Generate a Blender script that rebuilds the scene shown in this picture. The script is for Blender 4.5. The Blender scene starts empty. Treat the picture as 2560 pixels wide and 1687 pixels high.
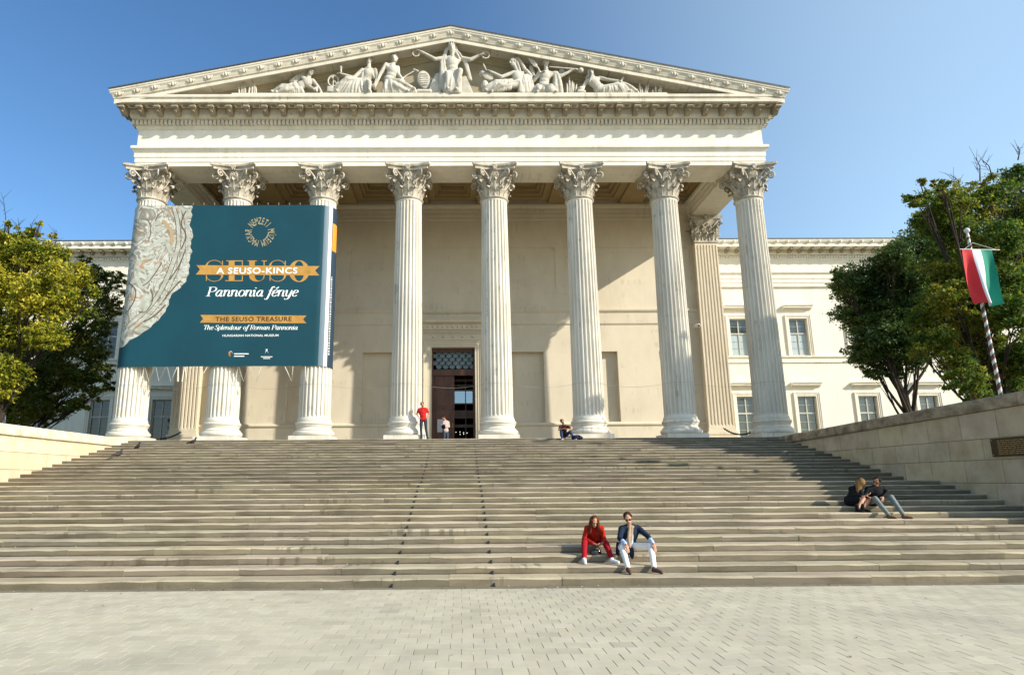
import bpy, bmesh, math, random
import numpy as np
from mathutils import Vector, Matrix
random.seed(7); RNG = np.random.default_rng(7)
C = bpy.context.scene.collection
scene = bpy.context.scene
R_ = math.radians
# ---------------------------------------------------------------- camera
F_PX, PITCH, ROLL, YAW, CX, EYE = 1647.73, 0.2151, 0.0064, 0.0093, 1166.33, 1.932
def ray(u, v):
    a = (u-CX)/F_PX; b = (843.5-v)/F_PX
    x = a*math.cos(ROLL)+b*math.sin(ROLL); y = -a*math.sin(ROLL)+b*math.cos(ROLL)
    Y1 = math.cos(PITCH)-y*math.sin(PITCH); z = math.sin(PITCH)+y*math.cos(PITCH)
    return Vector((x*math.cos(YAW)+Y1*math.sin(YAW), -x*math.sin(YAW)+Y1*math.cos(YAW), z))
def P(u, v, Y):
    """point in the world at depth Y measured on the photograph"""
    d = ray(u, v); t = Y/d.y
    return Vector((d.x*t, Y, EYE+d.z*t))
cam_d = bpy.data.cameras.new('camera'); cam = bpy.data.objects.new('camera', cam_d); C.objects.link(cam)
fw = ray(CX, 843.5); rt = ray(CX+F_PX, 843.5)-fw; up = ray(CX, 843.5-F_PX)-fw
M = Matrix((rt, up, -fw)).transposed().to_4x4(); M.translation = Vector((0, 0, EYE))
cam.matrix_world = M
cam_d.sensor_width = 36; cam_d.lens = F_PX/2560*36; cam_d.shift_x = (1280-CX)/2560
cam_d.clip_start = .1; cam_d.clip_end = 5000
scene.camera = cam
# ---------------------------------------------------------------- light
SUN = Vector((1.72, -1.0, 1.07)).normalized()
w = bpy.data.worlds.new('World'); scene.world = w; w.use_nodes = True
nt = w.node_tree; nt.nodes.clear()
sky = nt.nodes.new('ShaderNodeTexSky'); sky.sky_type = 'NISHITA'; sky.sun_disc = False
sky.sun_elevation = math.asin(SUN.z); sky.sun_rotation = math.atan2(SUN.x, SUN.y)
sky.air_density = 1.0; sky.dust_density = 0.9; sky.ozone_density = 2.6; sky.altitude = 100
bg = nt.nodes.new('ShaderNodeBackground'); bg.inputs[1].default_value = 0.15
wo = nt.nodes.new('ShaderNodeOutputWorld')
hs = nt.nodes.new('ShaderNodeHueSaturation'); hs.inputs['Saturation'].default_value = 1.18
nt.links.new(sky.outputs[0], hs.inputs['Color'])
# thin bright haze over the half of the sky on the sun's side
tcs = nt.nodes.new('ShaderNodeTexCoord'); vd = nt.nodes.new('ShaderNodeVectorMath'); vd.operation = 'DOT_PRODUCT'
vd.inputs[1].default_value = Vector((SUN.x, SUN.y, 0)).normalized(); nt.links.new(tcs.outputs['Generated'], vd.inputs[0])
mr_ = nt.nodes.new('ShaderNodeMapRange'); mr_.interpolation_type = 'SMOOTHSTEP'; mr_.inputs[1].default_value = -.50; mr_.inputs[2].default_value = .22; mr_.inputs[4].default_value = 1.0
nt.links.new(vd.outputs['Value'], mr_.inputs[0])
hz = nt.nodes.new('ShaderNodeMix'); hz.data_type = 'RGBA'; hz.blend_type = 'ADD'; hz.inputs[7].default_value = (1.55, 1.85, 1.65, 1)
nt.links.new(mr_.outputs[0], hz.inputs[0]); hz.clamp_factor = False
nt.links.new(hs.outputs[0], hz.inputs[6]); nt.links.new(hz.outputs[2], bg.inputs[0]); nt.links.new(bg.outputs[0], wo.inputs[0])
sl = bpy.data.lights.new('sun', 'SUN'); sl.energy = 5.0; sl.angle = R_(.53); sl.color = (1, .93, .80)
so = bpy.data.objects.new('sun', sl); C.objects.link(so); so.location = (60, -20, 60)
so.rotation_euler = SUN.to_track_quat('Z', 'Y').to_euler()
scene.view_settings.view_transform = 'Standard'; scene.view_settings.look = 'None'
scene.view_settings.exposure = 0.36; scene.view_settings.gamma = 1
# ---------------------------------------------------------------- materials
MATS = {}
def mat(name, col, col2=None, *args, **kw):
    st = kw.pop('streak', 0); m = mat0(name, col, col2, *args, **kw)
    if st: add_streaks(m, st, kw.get('stretch', (1, 1, 1)))
    return m
def add_streaks(m, st, _):
    n = m.node_tree; b = n.nodes['Principled BSDF']; src = b.inputs['Base Color'].links[0].from_socket
    tc = n.nodes.new('ShaderNodeNewGeometry')
    def nz(scl, t, det=3):
        mp = n.nodes.new('ShaderNodeMapping'); mp.inputs['Scale'].default_value = scl; n.links.new(tc.outputs['Position'], mp.inputs[0])
        q = n.nodes.new('ShaderNodeTexNoise'); q.inputs['Scale'].default_value = 1; q.inputs['Detail'].default_value = det; n.links.new(mp.outputs[0], q.inputs['Vector'])
        r = n.nodes.new('ShaderNodeMapRange'); r.inputs[1].default_value = t[0]; r.inputs[2].default_value = t[1]; n.links.new(q.outputs[0], r.inputs[0]); return r.outputs[0]
    a_ = nz((7, .8, .5), (.53, .62)); c_ = nz((.45, 1.7, 1.9), (.56, .64), 2)
    mu = n.nodes.new('ShaderNodeMath'); mu.operation = 'MULTIPLY'; n.links.new(a_, mu.inputs[0]); n.links.new(c_, mu.inputs[1])
    mv = n.nodes.new('ShaderNodeMath'); mv.operation = 'MULTIPLY'; n.links.new(mu.outputs[0], mv.inputs[0]); mv.inputs[1].default_value = st
    x = n.nodes.new('ShaderNodeMix'); x.data_type = 'RGBA'; n.links.new(mv.outputs[0], x.inputs[0]); n.links.new(src, x.inputs[6]); x.inputs[7].default_value = (.10, .08, .05, 1)
    n.links.new(x.outputs[2], b.inputs['Base Color'])
def mat0(name, col, col2=None, scale=3., stretch=(1, 1, 1), rough=.8, bump=0., bscale=None, thr=(.35, .7), spec=.3,
        tone=False, metal=0., col3=None, scale3=.35, thr3=(.5, .75), coords='Object', detail=6):
    m = bpy.data.materials.new(name); m.use_nodes = True; MATS[name] = m
    n = m.node_tree; b = n.nodes['Principled BSDF']
    b.inputs['Roughness'].default_value = rough; b.inputs['Metallic'].default_value = metal
    b.inputs['Specular IOR Level'].default_value = spec
    tc = n.nodes.new('ShaderNodeTexCoord'); mp = n.nodes.new('ShaderNodeMapping')
    gp = n.nodes.new('ShaderNodeNewGeometry'); n.links.new(gp.outputs['Position'], mp.inputs[0]); mp.inputs['Scale'].default_value = stretch
    out = None
    def mixc(a, bcol, fac, blend='MIX'):
        x = n.nodes.new('ShaderNodeMix'); x.data_type = 'RGBA'; x.blend_type = blend
        for s, val in ((6, a), (7, bcol)):
            if isinstance(val, tuple): x.inputs[s].default_value = (*val, 1)
            else: n.links.new(val, x.inputs[s])
        if isinstance(fac, float): x.inputs[0].default_value = fac
        else: n.links.new(fac, x.inputs[0])
        return x.outputs[2]
    def noise(sc, t, det=detail):
        t1 = n.nodes.new('ShaderNodeTexNoise'); t1.inputs['Scale'].default_value = sc; t1.inputs['Detail'].default_value = det
        t1.inputs['Roughness'].default_value = .62
        n.links.new(mp.outputs[0], t1.inputs['Vector'])
        r = n.nodes.new('ShaderNodeMapRange'); r.inputs[1].default_value = t[0]; r.inputs[2].default_value = t[1]
        n.links.new(t1.outputs[0], r.inputs[0]); return r.outputs[0], t1.outputs[0]
    cur = col
    if col2 is not None:
        f, raw = noise(scale, thr); cur = mixc(cur, col2, f)
    if col3 is not None:
        f3, _ = noise(scale3, thr3); cur = mixc(cur, col3, f3)
    if tone:
        at = n.nodes.new('ShaderNodeAttribute'); at.attribute_name = 'tone'
        cur = mixc(cur, at.outputs['Color'], 1.0, 'MULTIPLY')
    if isinstance(cur, tuple): b.inputs['Base Color'].default_value = (*cur, 1)
    else: n.links.new(cur, b.inputs['Base Color'])
    if bump:
        _, raw = noise(bscale or scale*4, (.3, .7))
        bp = n.nodes.new('ShaderNodeBump'); bp.inputs['Strength'].default_value = bump; bp.inputs['Distance'].default_value = .02
        n.links.new(raw, bp.inputs['Height']); n.links.new(bp.outputs[0], b.inputs['Normal'])
    return m
def flat(name, col, rough=.8, spec=.3, metal=0.):
    m = bpy.data.materials.new(name); m.use_nodes = True; MATS[name] = m
    b = m.node_tree.nodes['Principled BSDF']; b.inputs['Base Color'].default_value = (*col, 1)
    b.inputs['Roughness'].default_value = rough; b.inputs['Specular IOR Level'].default_value = spec; b.inputs['Metallic'].default_value = metal
    n = m.node_tree; tc = n.nodes.new('ShaderNodeTexCoord'); t = n.nodes.new('ShaderNodeTexNoise'); t.inputs['Scale'].default_value = 9
    n.links.new(tc.outputs['Object'], t.inputs['Vector'])
    bp = n.nodes.new('ShaderNodeBump'); bp.inputs['Strength'].default_value = .12; bp.inputs['Distance'].default_value = .01
    n.links.new(t.outputs[0], bp.inputs['Height']); n.links.new(bp.outputs[0], b.inputs['Normal'])
    return m
PLASTER = mat('cream_plaster', (.80, .75, .64), (.71, .66, .55), 1.5, (1.6, 1.6, .3), .85, .15, 30, (.4, .75), col3=(.66, .60, .48), scale3=.25, thr3=(.52, .8), streak=.16)
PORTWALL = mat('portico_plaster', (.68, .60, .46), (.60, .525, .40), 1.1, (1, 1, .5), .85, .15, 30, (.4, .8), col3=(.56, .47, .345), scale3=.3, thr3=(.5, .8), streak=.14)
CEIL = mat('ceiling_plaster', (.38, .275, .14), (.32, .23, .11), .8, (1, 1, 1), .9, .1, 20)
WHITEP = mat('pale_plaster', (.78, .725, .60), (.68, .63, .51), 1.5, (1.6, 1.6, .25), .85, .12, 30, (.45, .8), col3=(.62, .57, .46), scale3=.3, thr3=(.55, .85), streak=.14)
STONE = mat('column_limestone', (.69, .65, .56), (.48, .445, .37), 1.6, (1, 1, .22), .85, .35, 22, (.42, .8), col3=(.56, .51, .42), scale3=.7, thr3=(.5, .75), streak=.3)
CAPSTONE = mat('capital_limestone', (.53, .485, .395), (.24, .205, .155), 3.2, (1, 1, .6), .88, .5, 18, (.38, .72))
CORN = mat('cornice_stone', (.66, .61, .50), (.45, .41, .33), 1.5, (1, 1, .5), .88, .3, 20, (.45, .85), streak=.35)
SOFFSHADE = mat('shade_toned_soffit_stone', (.36, .31, .22), (.20, .165, .11), 2.0, (1, 1, .6), .9, .3, 20, (.38, .7))  # shadow under the cornices painted in as a darker stone colour
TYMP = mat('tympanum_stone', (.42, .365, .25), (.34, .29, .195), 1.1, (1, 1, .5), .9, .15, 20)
STAT = mat('statue_stone', (.54, .505, .425), (.30, .27, .215), 2.6, (1, 1, .7), .85, .4, 20, (.45, .8))
STEP = mat('step_stone', (.415, .36, .26), (.27, .23, .16), 1.3, (.8, 1, 3), .85, .45, 26, (.46, .70), tone=True, col3=(.32, .25, .175), scale3=.30, thr3=(.58, .78), detail=9, streak=.62)
STEPDARK = mat('stair_core_stone', (.10, .085, .06))
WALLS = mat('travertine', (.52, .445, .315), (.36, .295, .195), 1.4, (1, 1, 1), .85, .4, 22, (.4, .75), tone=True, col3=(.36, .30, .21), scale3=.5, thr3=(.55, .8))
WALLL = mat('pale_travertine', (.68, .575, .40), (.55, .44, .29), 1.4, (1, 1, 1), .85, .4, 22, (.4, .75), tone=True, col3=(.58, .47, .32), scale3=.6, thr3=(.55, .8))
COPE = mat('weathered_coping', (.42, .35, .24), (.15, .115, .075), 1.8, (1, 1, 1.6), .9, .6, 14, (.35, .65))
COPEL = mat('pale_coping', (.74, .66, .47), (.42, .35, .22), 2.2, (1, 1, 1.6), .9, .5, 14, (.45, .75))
PAVE = mat('paving_stone', (.515, .47, .36), (.44, .40, .30), 2.2, (1, 1, 1), .8, .35, 60, (.35, .7), tone=True, col3=(.37, .335, .265), scale3=.45, thr3=(.5, .75))
JOINT = mat('paving_joint', (.20, .18, .135))
ROOF = mat('lead_roof', (.07, .075, .08), rough=.6)
WOOD = mat('door_wood', (.13, .045, .018), (.06, .02, .008), 5, (1, 1, .2), .45, .2, spec=.5)
WFRAME = mat('window_paint', (.50, .49, .42), (.40, .39, .34), 4)
def glass(name, col, rough=.05):
    m = bpy.data.materials.new(name); m.use_nodes = True
    b = m.node_tree.nodes['Principled BSDF']; b.inputs['Base Color'].default_value = (*col, 1)
    b.inputs['Roughness'].default_value = rough; b.inputs['Specular IOR Level'].default_value = .9
    n = m.node_tree; tc = n.nodes.new('ShaderNodeTexCoord'); t = n.nodes.new('ShaderNodeTexNoise'); t.inputs['Scale'].default_value = 1.3
    n.links.new(tc.outputs['Object'], t.inputs['Vector'])
    bp = n.nodes.new('ShaderNodeBump'); bp.inputs['Strength'].default_value = .25; bp.inputs['Distance'].default_value = .05
    n.links.new(t.outputs[0], bp.inputs['Height']); n.links.new(bp.outputs[0], b.inputs['Normal'])
    return m
GLASS = glass('window_glass', (.05, .065, .055)); GLASS2 = glass('dark_glass', (.012, .016, .016))
CURT = mat('window_blind', (.42, .50, .52), (.30, .36, .37), 2, (6, 1, .2), .5)
BARK = mat('bark', (.045, .033, .024), (.022, .017, .012), 6, (1, 1, .3), .9, .6)
IRON = flat('black_iron', (.015, .013, .012), .5, .5)
STEEL = flat('steel_wire', (.30, .29, .27), .5, .5)
CORD = flat('white_cord', (.62, .60, .52))
# ---------------------------------------------------------------- mesh helpers
class MB:
    def __init__(s): s.v = []; s.f = []; s.m = []; s.s = []; s.t = []; s.tone = None
    def add(s, vs, fs, mi=0, smooth=False, tone=None):
        o = len(s.v); s.v += [tuple(a) for a in vs]
        for f in fs: s.f.append(tuple(o+i for i in f)); s.m.append(mi); s.s.append(smooth); s.t.append(tone or (1, 1, 1))
    def box(s, x0, x1, y0, y1, z0, z1, mi=0, tone=None):
        vs = [(x, y, z) for z in (z0, z1) for y in (y0, y1) for x in (x0, x1)]
        s.add(vs, [(0, 2, 3, 1), (4, 5, 7, 6), (0, 1, 5, 4), (2, 6, 7, 3), (0, 4, 6, 2), (1, 3, 7, 5)], mi, False, tone)
    def obox(s, c, ax, ay, az, mi=0):
        c = Vector(c); vs = [c+ax*i+ay*j+az*k for k in (-1, 1) for j in (-1, 1) for i in (-1, 1)]
        s.add(vs, [(0, 2, 3, 1), (4, 5, 7, 6), (0, 1, 5, 4), (2, 6, 7, 3), (0, 4, 6, 2), (1, 3, 7, 5)], mi)
    def lathe(s, prof, seg=48, c=(0, 0), rf=None, mi=0, smooth=True, cap=True):
        n = len(prof); vs = []
        for r, z in prof:
            for k in range(seg):
                a = 2*math.pi*k/seg; rr = rf(a, r, z) if rf else r
                vs.append((c[0]+rr*math.cos(a), c[1]+rr*math.sin(a), z))
        fs = [(i*seg+k, i*seg+(k+1) % seg, (i+1)*seg+(k+1) % seg, (i+1)*seg+k) for i in range(n-1) for k in range(seg)]
        s.add(vs, fs, mi, smooth)
        if cap: s.add([vs[k] for k in range(seg)][::-1], [tuple(range(seg))], mi); s.add(vs[-seg:], [tuple(range(seg))], mi)
    def tube(s, pts, rad, seg=8, mi=0, smooth=True, closed=False):
        pts = [Vector(p) for p in pts]; n = len(pts)
        if not hasattr(rad, '__len__'): rad = [rad]*n
        vs = []; prev = None
        for i, p in enumerate(pts):
            if closed: d = pts[(i+1) % n]-pts[i-1]
            else: d = pts[min(i+1, n-1)]-pts[max(i-1, 0)]
            if d.length < 1e-9: d = Vector((0, 0, 1))
            d.normalize()
            if prev is None: a = d.orthogonal().normalized()
            else:
                a = prev-d*prev.dot(d)
                a = a.normalized() if a.length > 1e-6 else d.orthogonal().normalized()
            prev = a; b = d.cross(a)
            for k in range(seg):
                t = 2*math.pi*k/seg; vs.append(p+(a*math.cos(t)+b*math.sin(t))*rad[i])
        fs = [(i*seg+k, i*seg+(k+1) % seg, ((i+1) % n)*seg+(k+1) % seg, ((i+1) % n)*seg+k) for i in range(n if closed else n-1) for k in range(seg)]
        s.add(vs, fs, mi, smooth)
        if not closed:
            s.add(vs[:seg], [tuple(range(seg))[::-1]], mi, smooth); s.add(vs[-seg:], [tuple(range(seg))], mi, smooth)
    def ell(s, c, ax, ay, az, mi=0, n=12, m=8):
        c = Vector(c); vs = [c-az]
        for i in range(1, m):
            ph = -math.pi/2+math.pi*i/m
            for k in range(n):
                t = 2*math.pi*k/n; vs.append(c+ax*(math.cos(ph)*math.cos(t))+ay*(math.cos(ph)*math.sin(t))+az*math.sin(ph))
        vs.append(c+az)
        fs = [(0, 1+(k+1) % n, 1+k) for k in range(n)]
        for i in range(m-2):
            for k in range(n): fs.append((1+i*n+k, 1+i*n+(k+1) % n, 1+(i+1)*n+(k+1) % n, 1+(i+1)*n+k))
        L = len(vs)-1; fs += [(L, 1+(m-2)*n+k, 1+(m-2)*n+(k+1) % n) for k in range(n)]
        s.add(vs, fs, mi, True)
    def ball(s, c, r, mi=0, n=10, m=6): s.ell(c, Vector((r, 0, 0)), Vector((0, r, 0)), Vector((0, 0, r)), mi, n, m)
    def cap(s, p0, r0, p1, r1, mi=0):
        p0 = Vector(p0); p1 = Vector(p1)
        s.tube([p0, p1], [r0, r1], 12, mi); s.ball(p0, r0, mi, 12, 8); s.ball(p1, r1, mi, 12, 8)
    def chain(s, pts, rad, mi=0):
        for i in range(len(pts)-1): s.cap(pts[i], rad[i], pts[i+1], rad[i+1], mi)
    def poly(s, pts, y0, y1, mi=0):
        """outline in x,z extruded from y0 to y1"""
        n = len(pts)
        s.add([(x, y0, z) for x, z in pts], [tuple(range(n))], mi); s.add([(x, y1, z) for x, z in pts], [tuple(range(n))[::-1]], mi)
        vs = [(x, y0, z) for x, z in pts]+[(x, y1, z) for x, z in pts]
        s.add(vs, [(i, i+n, (i+1) % n+n, (i+1) % n) for i in range(n)], mi)
    def mesh(s, name, mats):
        me = bpy.data.meshes.new(name); me.from_pydata(s.v, [], s.f)
        for m in (mats if isinstance(mats, (list, tuple)) else [mats]): me.materials.append(m)
        me.polygons.foreach_set('material_index', s.m); me.polygons.foreach_set('use_smooth', s.s)
        if any(t != (1, 1, 1) for t in s.t):
            at = me.color_attributes.new('tone', 'FLOAT_COLOR', 'CORNER'); arr = []
            for f, t in zip(s.f, s.t): arr += [t[0], t[1], t[2], 1.]*len(f)
            at.data.foreach_set('color', arr)
        elif mats is STEP or mats is WALLS or mats is WALLL or mats is PAVE:
            at = me.color_attributes.new('tone', 'FLOAT_COLOR', 'CORNER'); at.data.foreach_set('color', [1.]*4*len(me.loops))
        me.update(); return me
    def build(s, name, mats, parent=None):
        o = bpy.data.objects.new(name, s.mesh(name, mats)); C.objects.link(o); o.parent = parent; return o
def link(name, me, parent=None, loc=(0, 0, 0), rz=0.):
    o = bpy.data.objects.new(name, me); C.objects.link(o); o.parent = parent; o.location = loc; o.rotation_euler = (0, 0, rz); return o
def thing(name, label, cat, loc=(0, 0, 0), group=None):
    o = bpy.data.objects.new(name, None); C.objects.link(o); o.location = loc; o.empty_display_size = .2
    return tag(o, label, cat, group)
def tag(o, label, cat, group=None):
    o['label'] = label; o['category'] = cat
    if group: o['group'] = group
    return o
def struct(o, kind='structure'): o['kind'] = kind; return o
def rel(o):
    """keep world place of children of an Empty that was moved"""
    for c in o.children: c.matrix_parent_inverse = Matrix.Translation(o.location).inverted()
def remesh(mb, name, mats, vox, parent=None, smooth=3):
    me = mb.mesh('tmp', mats); o = bpy.data.objects.new('tmp', me); C.objects.link(o)
    r = o.modifiers.new('r', 'REMESH'); r.mode = 'VOXEL'; r.voxel_size = vox; r.use_smooth_shade = True
    if smooth: sm = o.modifiers.new('s', 'SMOOTH'); sm.iterations = smooth; sm.factor = .5
    dg = bpy.context.evaluated_depsgraph_get(); dg.update()
    m2 = bpy.data.meshes.new_from_object(o.evaluated_get(dg)); m2.name = name
    m2.materials.clear(); m2.materials.append(mats if not isinstance(mats, (list, tuple)) else mats[0])
    m2.polygons.foreach_set('use_smooth', [True]*len(m2.polygons)); m2.polygons.foreach_set('material_index', [0]*len(m2.polygons))
    bpy.data.objects.remove(o); bpy.data.meshes.remove(me)
    o2 = bpy.data.objects.new(name, m2); C.objects.link(o2); o2.parent = parent; return o2
# ---------------------------------------------------------------- layout numbers (metres)
RI, TR = .135, .6037
def YN(n): return 13.377+(n-1)*TR if n <= 14 else 13.377+13*TR+1.727+(n-15)*TR
def ZN(n): return {0: -.035, 1: .115, 2: .253, 3: .395}.get(n, n*RI)
XC = -.443; SP = 4.5188; YC = 32.62; ZP = 29*RI
COLX = [XC+(i-3.5)*SP for i in range(8)]
XL_S, XR_S = -15.75, 15.15
# ================================================================ ground, plaza
g = MB(); g.add([(-900, -300, -.12), (900, -300, -.12), (900, 1500, -.12), (-900, 1500, -.12)], [(0, 1, 2, 3)])
GRD = mat('garden_soil', (.07, .075, .03), (.05, .045, .025), .6, coords='Object')
struct(g.build('ground', GRD))
pv = MB(); ts = .283; ch = .0028; y = 13.10
pv.add([(-40, -25, -.052), (40, -25, -.052), (40, 13.15, -.052), (-40, 13.15, -.052)], [(0, 1, 2, 3)], 1)
row = 0
while y > 3.2:
    off = (row % 2)*ts/2+random.uniform(-.01, .01); x = -15.0+off
    while x < 15.2:
        tn = random.uniform(.93, 1.05); t = (tn, tn*random.uniform(.985, 1.01), tn*random.uniform(.96, 1.0))
        if random.random() < .02: t = tuple(a*.88 for a in t)
        x0, x1, y0, y1 = x+.0022, x+ts-.0022, y-ts+.0008, y-.0008; z = -.035+random.uniform(-.0012, .0012)
        a = [(x0, y0, z-ch), (x1, y0, z-ch), (x1, y1, z-ch), (x0, y1, z-ch)]
        b = [(x0+ch, y0+.002, z), (x1-ch, y0+.002, z), (x1-ch, y1-.002, z), (x0+ch, y1-.002, z)]
        pv.add(a+b, [(4, 5, 6, 7), (0, 1, 5, 4), (1, 2, 6, 5), (2, 3, 7, 6), (3, 0, 4, 7)], 0, False, t)
        x += ts
    y -= ts; row += 1
struct(pv.build('plaza_pavement', [PAVE, JOINT]))
pv = MB(); pv.box(-15.2, 15.2, 13.1, 13.377, -.2, -.037, 0, (.42, .40, .36))
for i in range(60):
    x = -15+.5*i; pv.box(x, x+.49, 13.115, 13.30, -.1, -.032, 0, (.38, .36, .33))
struct(pv.build('pavement_gutter', PAVE))
# plaza edges outside the tile field, plain slabs
pv = MB()
for x0, x1, y0, y1 in ((-40, -15.0, -25, 13.3), (15.3, 40, -25, 13.3), (-15.0, 15.3, -25, 3.05)):
    pv.add([(x0, y0, -.038), (x1, y0, -.038), (x1, y1, -.038), (x0, y1, -.038)], [(0, 1, 2, 3)])
struct(pv.build('plaza_pavement', PAVE))
# ================================================================ staircase
stair = thing('staircase', 'broad flight of worn grey-brown stone steps climbing from the plaza to the columns', 'staircase', (0, 22, 0))
for n in range(1, 30):
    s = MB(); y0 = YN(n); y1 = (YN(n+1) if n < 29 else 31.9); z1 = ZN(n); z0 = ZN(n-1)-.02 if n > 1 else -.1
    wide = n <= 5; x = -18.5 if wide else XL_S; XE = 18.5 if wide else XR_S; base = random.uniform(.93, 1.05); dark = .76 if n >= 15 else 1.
    if n == 29: y1 = 31.45
    while x < XE:
        L = random.uniform(1.5, 2.7); xe = min(x+L, XE)
        if XE-xe < .6: xe = XE
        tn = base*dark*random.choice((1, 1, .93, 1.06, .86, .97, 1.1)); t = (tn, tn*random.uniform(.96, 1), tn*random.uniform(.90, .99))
        x0, x1 = x+.002, xe-.002; c = .018
        ns = max(2, int((x1-x0)/.34)); rk_ = random.uniform(.42, .54); rt_ = tuple(q*rk_ for q in t); ao_t_ = tuple(q*rk_*.45 for q in t)  # lowest riser strip: contact shadow painted as a darker tone
        cols = []; ja = random.uniform(-.004, .004); jz = random.uniform(-.003, .003)
        for i in range(ns+1):
            xx = x0+(x1-x0)*i/ns; ya = y0+ja+random.uniform(-.003, .003); zz = z1+jz+random.uniform(-.0025, .0025); cc = c*random.uniform(.6, 1.7)
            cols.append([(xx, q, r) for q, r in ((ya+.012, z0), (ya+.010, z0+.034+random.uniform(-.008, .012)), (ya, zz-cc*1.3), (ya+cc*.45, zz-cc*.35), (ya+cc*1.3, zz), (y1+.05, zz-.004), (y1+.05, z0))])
        m = 7
        for i in range(ns):
            vs = cols[i]+cols[i+1]
            s.add(vs, [(0, 1, m+1, m)], 0, False, ao_t_); s.add(vs, [(1, 2, m+2, m+1)], 0, False, rt_)
            s.add(vs, [(k, (k+1) % m, (k+1) % m+m, k+m) for k in range(2, m)], 0, False, t)
        s.add(cols[0]+cols[-1], [tuple(range(m))[::-1], tuple(range(m, 2*m))], 0, False, t)
        x = xe
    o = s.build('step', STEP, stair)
s = MB(); pts = [(YN(1)+.05, -.1)]
for n in range(1, 30): pts += [(YN(n)+.06, ZN(n)-.03), ((YN(n+1) if n < 29 else 31.4)+.06, ZN(n)-.03)]
pts += [(31.46, -.1)]; m = len(pts)
s.add([(XL_S+.003, a, b) for a, b in pts]+[(XR_S-.003, a, b) for a, b in pts], [(i, (i+1) % m, (i+1) % m+m, i+m) for i in range(m)])
s.build('stair_core', STEPDARK, stair); rel(stair)
# stains of rust-coloured lugs: iron wedges at the foot of every riser
lug = MB(); lug.add([(-.028, -.09, 0), (.028, -.09, 0), (.028, 0, 0), (-.028, 0, 0), (-.012, -.012, .085), (.012, -.012, .085), (.012, 0, .085), (-.012, 0, .085)],
    [(3, 2, 1, 0), (4, 5, 6, 7), (0, 1, 5, 4), (1, 2, 6, 5), (2, 3, 7, 6), (3, 0, 4, 7)])
lug.ball((0, -.05, .02), .03)
for i_, q in enumerate(lug.v): lug.v[i_] = (q[0]*.8, q[1]*.8, q[2]*.8)
lugm = lug.mesh('iron_lug', IRON)
for sx, side in ((-1.33, 'left'), (.63, 'right')):
    for n in range(1, 30):
        o = link('iron_lug', lugm, None, (sx, YN(n)-.002, ZN(n-1)))
        tag(o, 'black iron lug at the foot of a riser in the %s row of lugs' % side, 'stair lug', 'iron lugs in the %s row up the stairs' % side)
# fallen leaves and litter in the gutter, on the steps and on the plaza
lv = MB()
for i in range(230):
    r_ = random.random()
    if r_ < .45: x, y, z = random.uniform(-13, 13), random.uniform(13.0, 13.36), -.03
    elif r_ < .8: n_ = int(random.random()**1.6*27)+1; x, y, z = random.uniform(-13, 13), YN(n_+1)-random.uniform(.01, .12), ZN(n_)+.006
    else: x, y, z = random.uniform(-9, 9), random.uniform(7, 13), -.03
    a_ = random.uniform(0, 6.28); r0 = random.uniform(.012, .035); dx, dy = r0*math.cos(a_), r0*math.sin(a_)
    lv.add([(x-dx, y-dy, z), (x+dy*.6, y-dx*.6, z+r0*.4), (x+dx, y+dy, z+r0*.2), (x-dy*.6, y+dx*.6, z+r0*.3)], [(0, 1, 2, 3)], random.choice((0, 0, 1, 2)))
lvo = lv.build('fallen_leaves', [mat('dry_leaf', (.20, .11, .03), (.12, .06, .02), 5), mat('yellow_leaf', (.42, .30, .05), (.3, .2, .03), 5), mat('litter_paper', (.70, .69, .64), (.6, .6, .55), 5)])
lvo['kind'] = 'stuff'; lvo['label'] = 'dry leaves and scraps scattered along the foot of the stairs'; lvo['category'] = 'litter'
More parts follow.
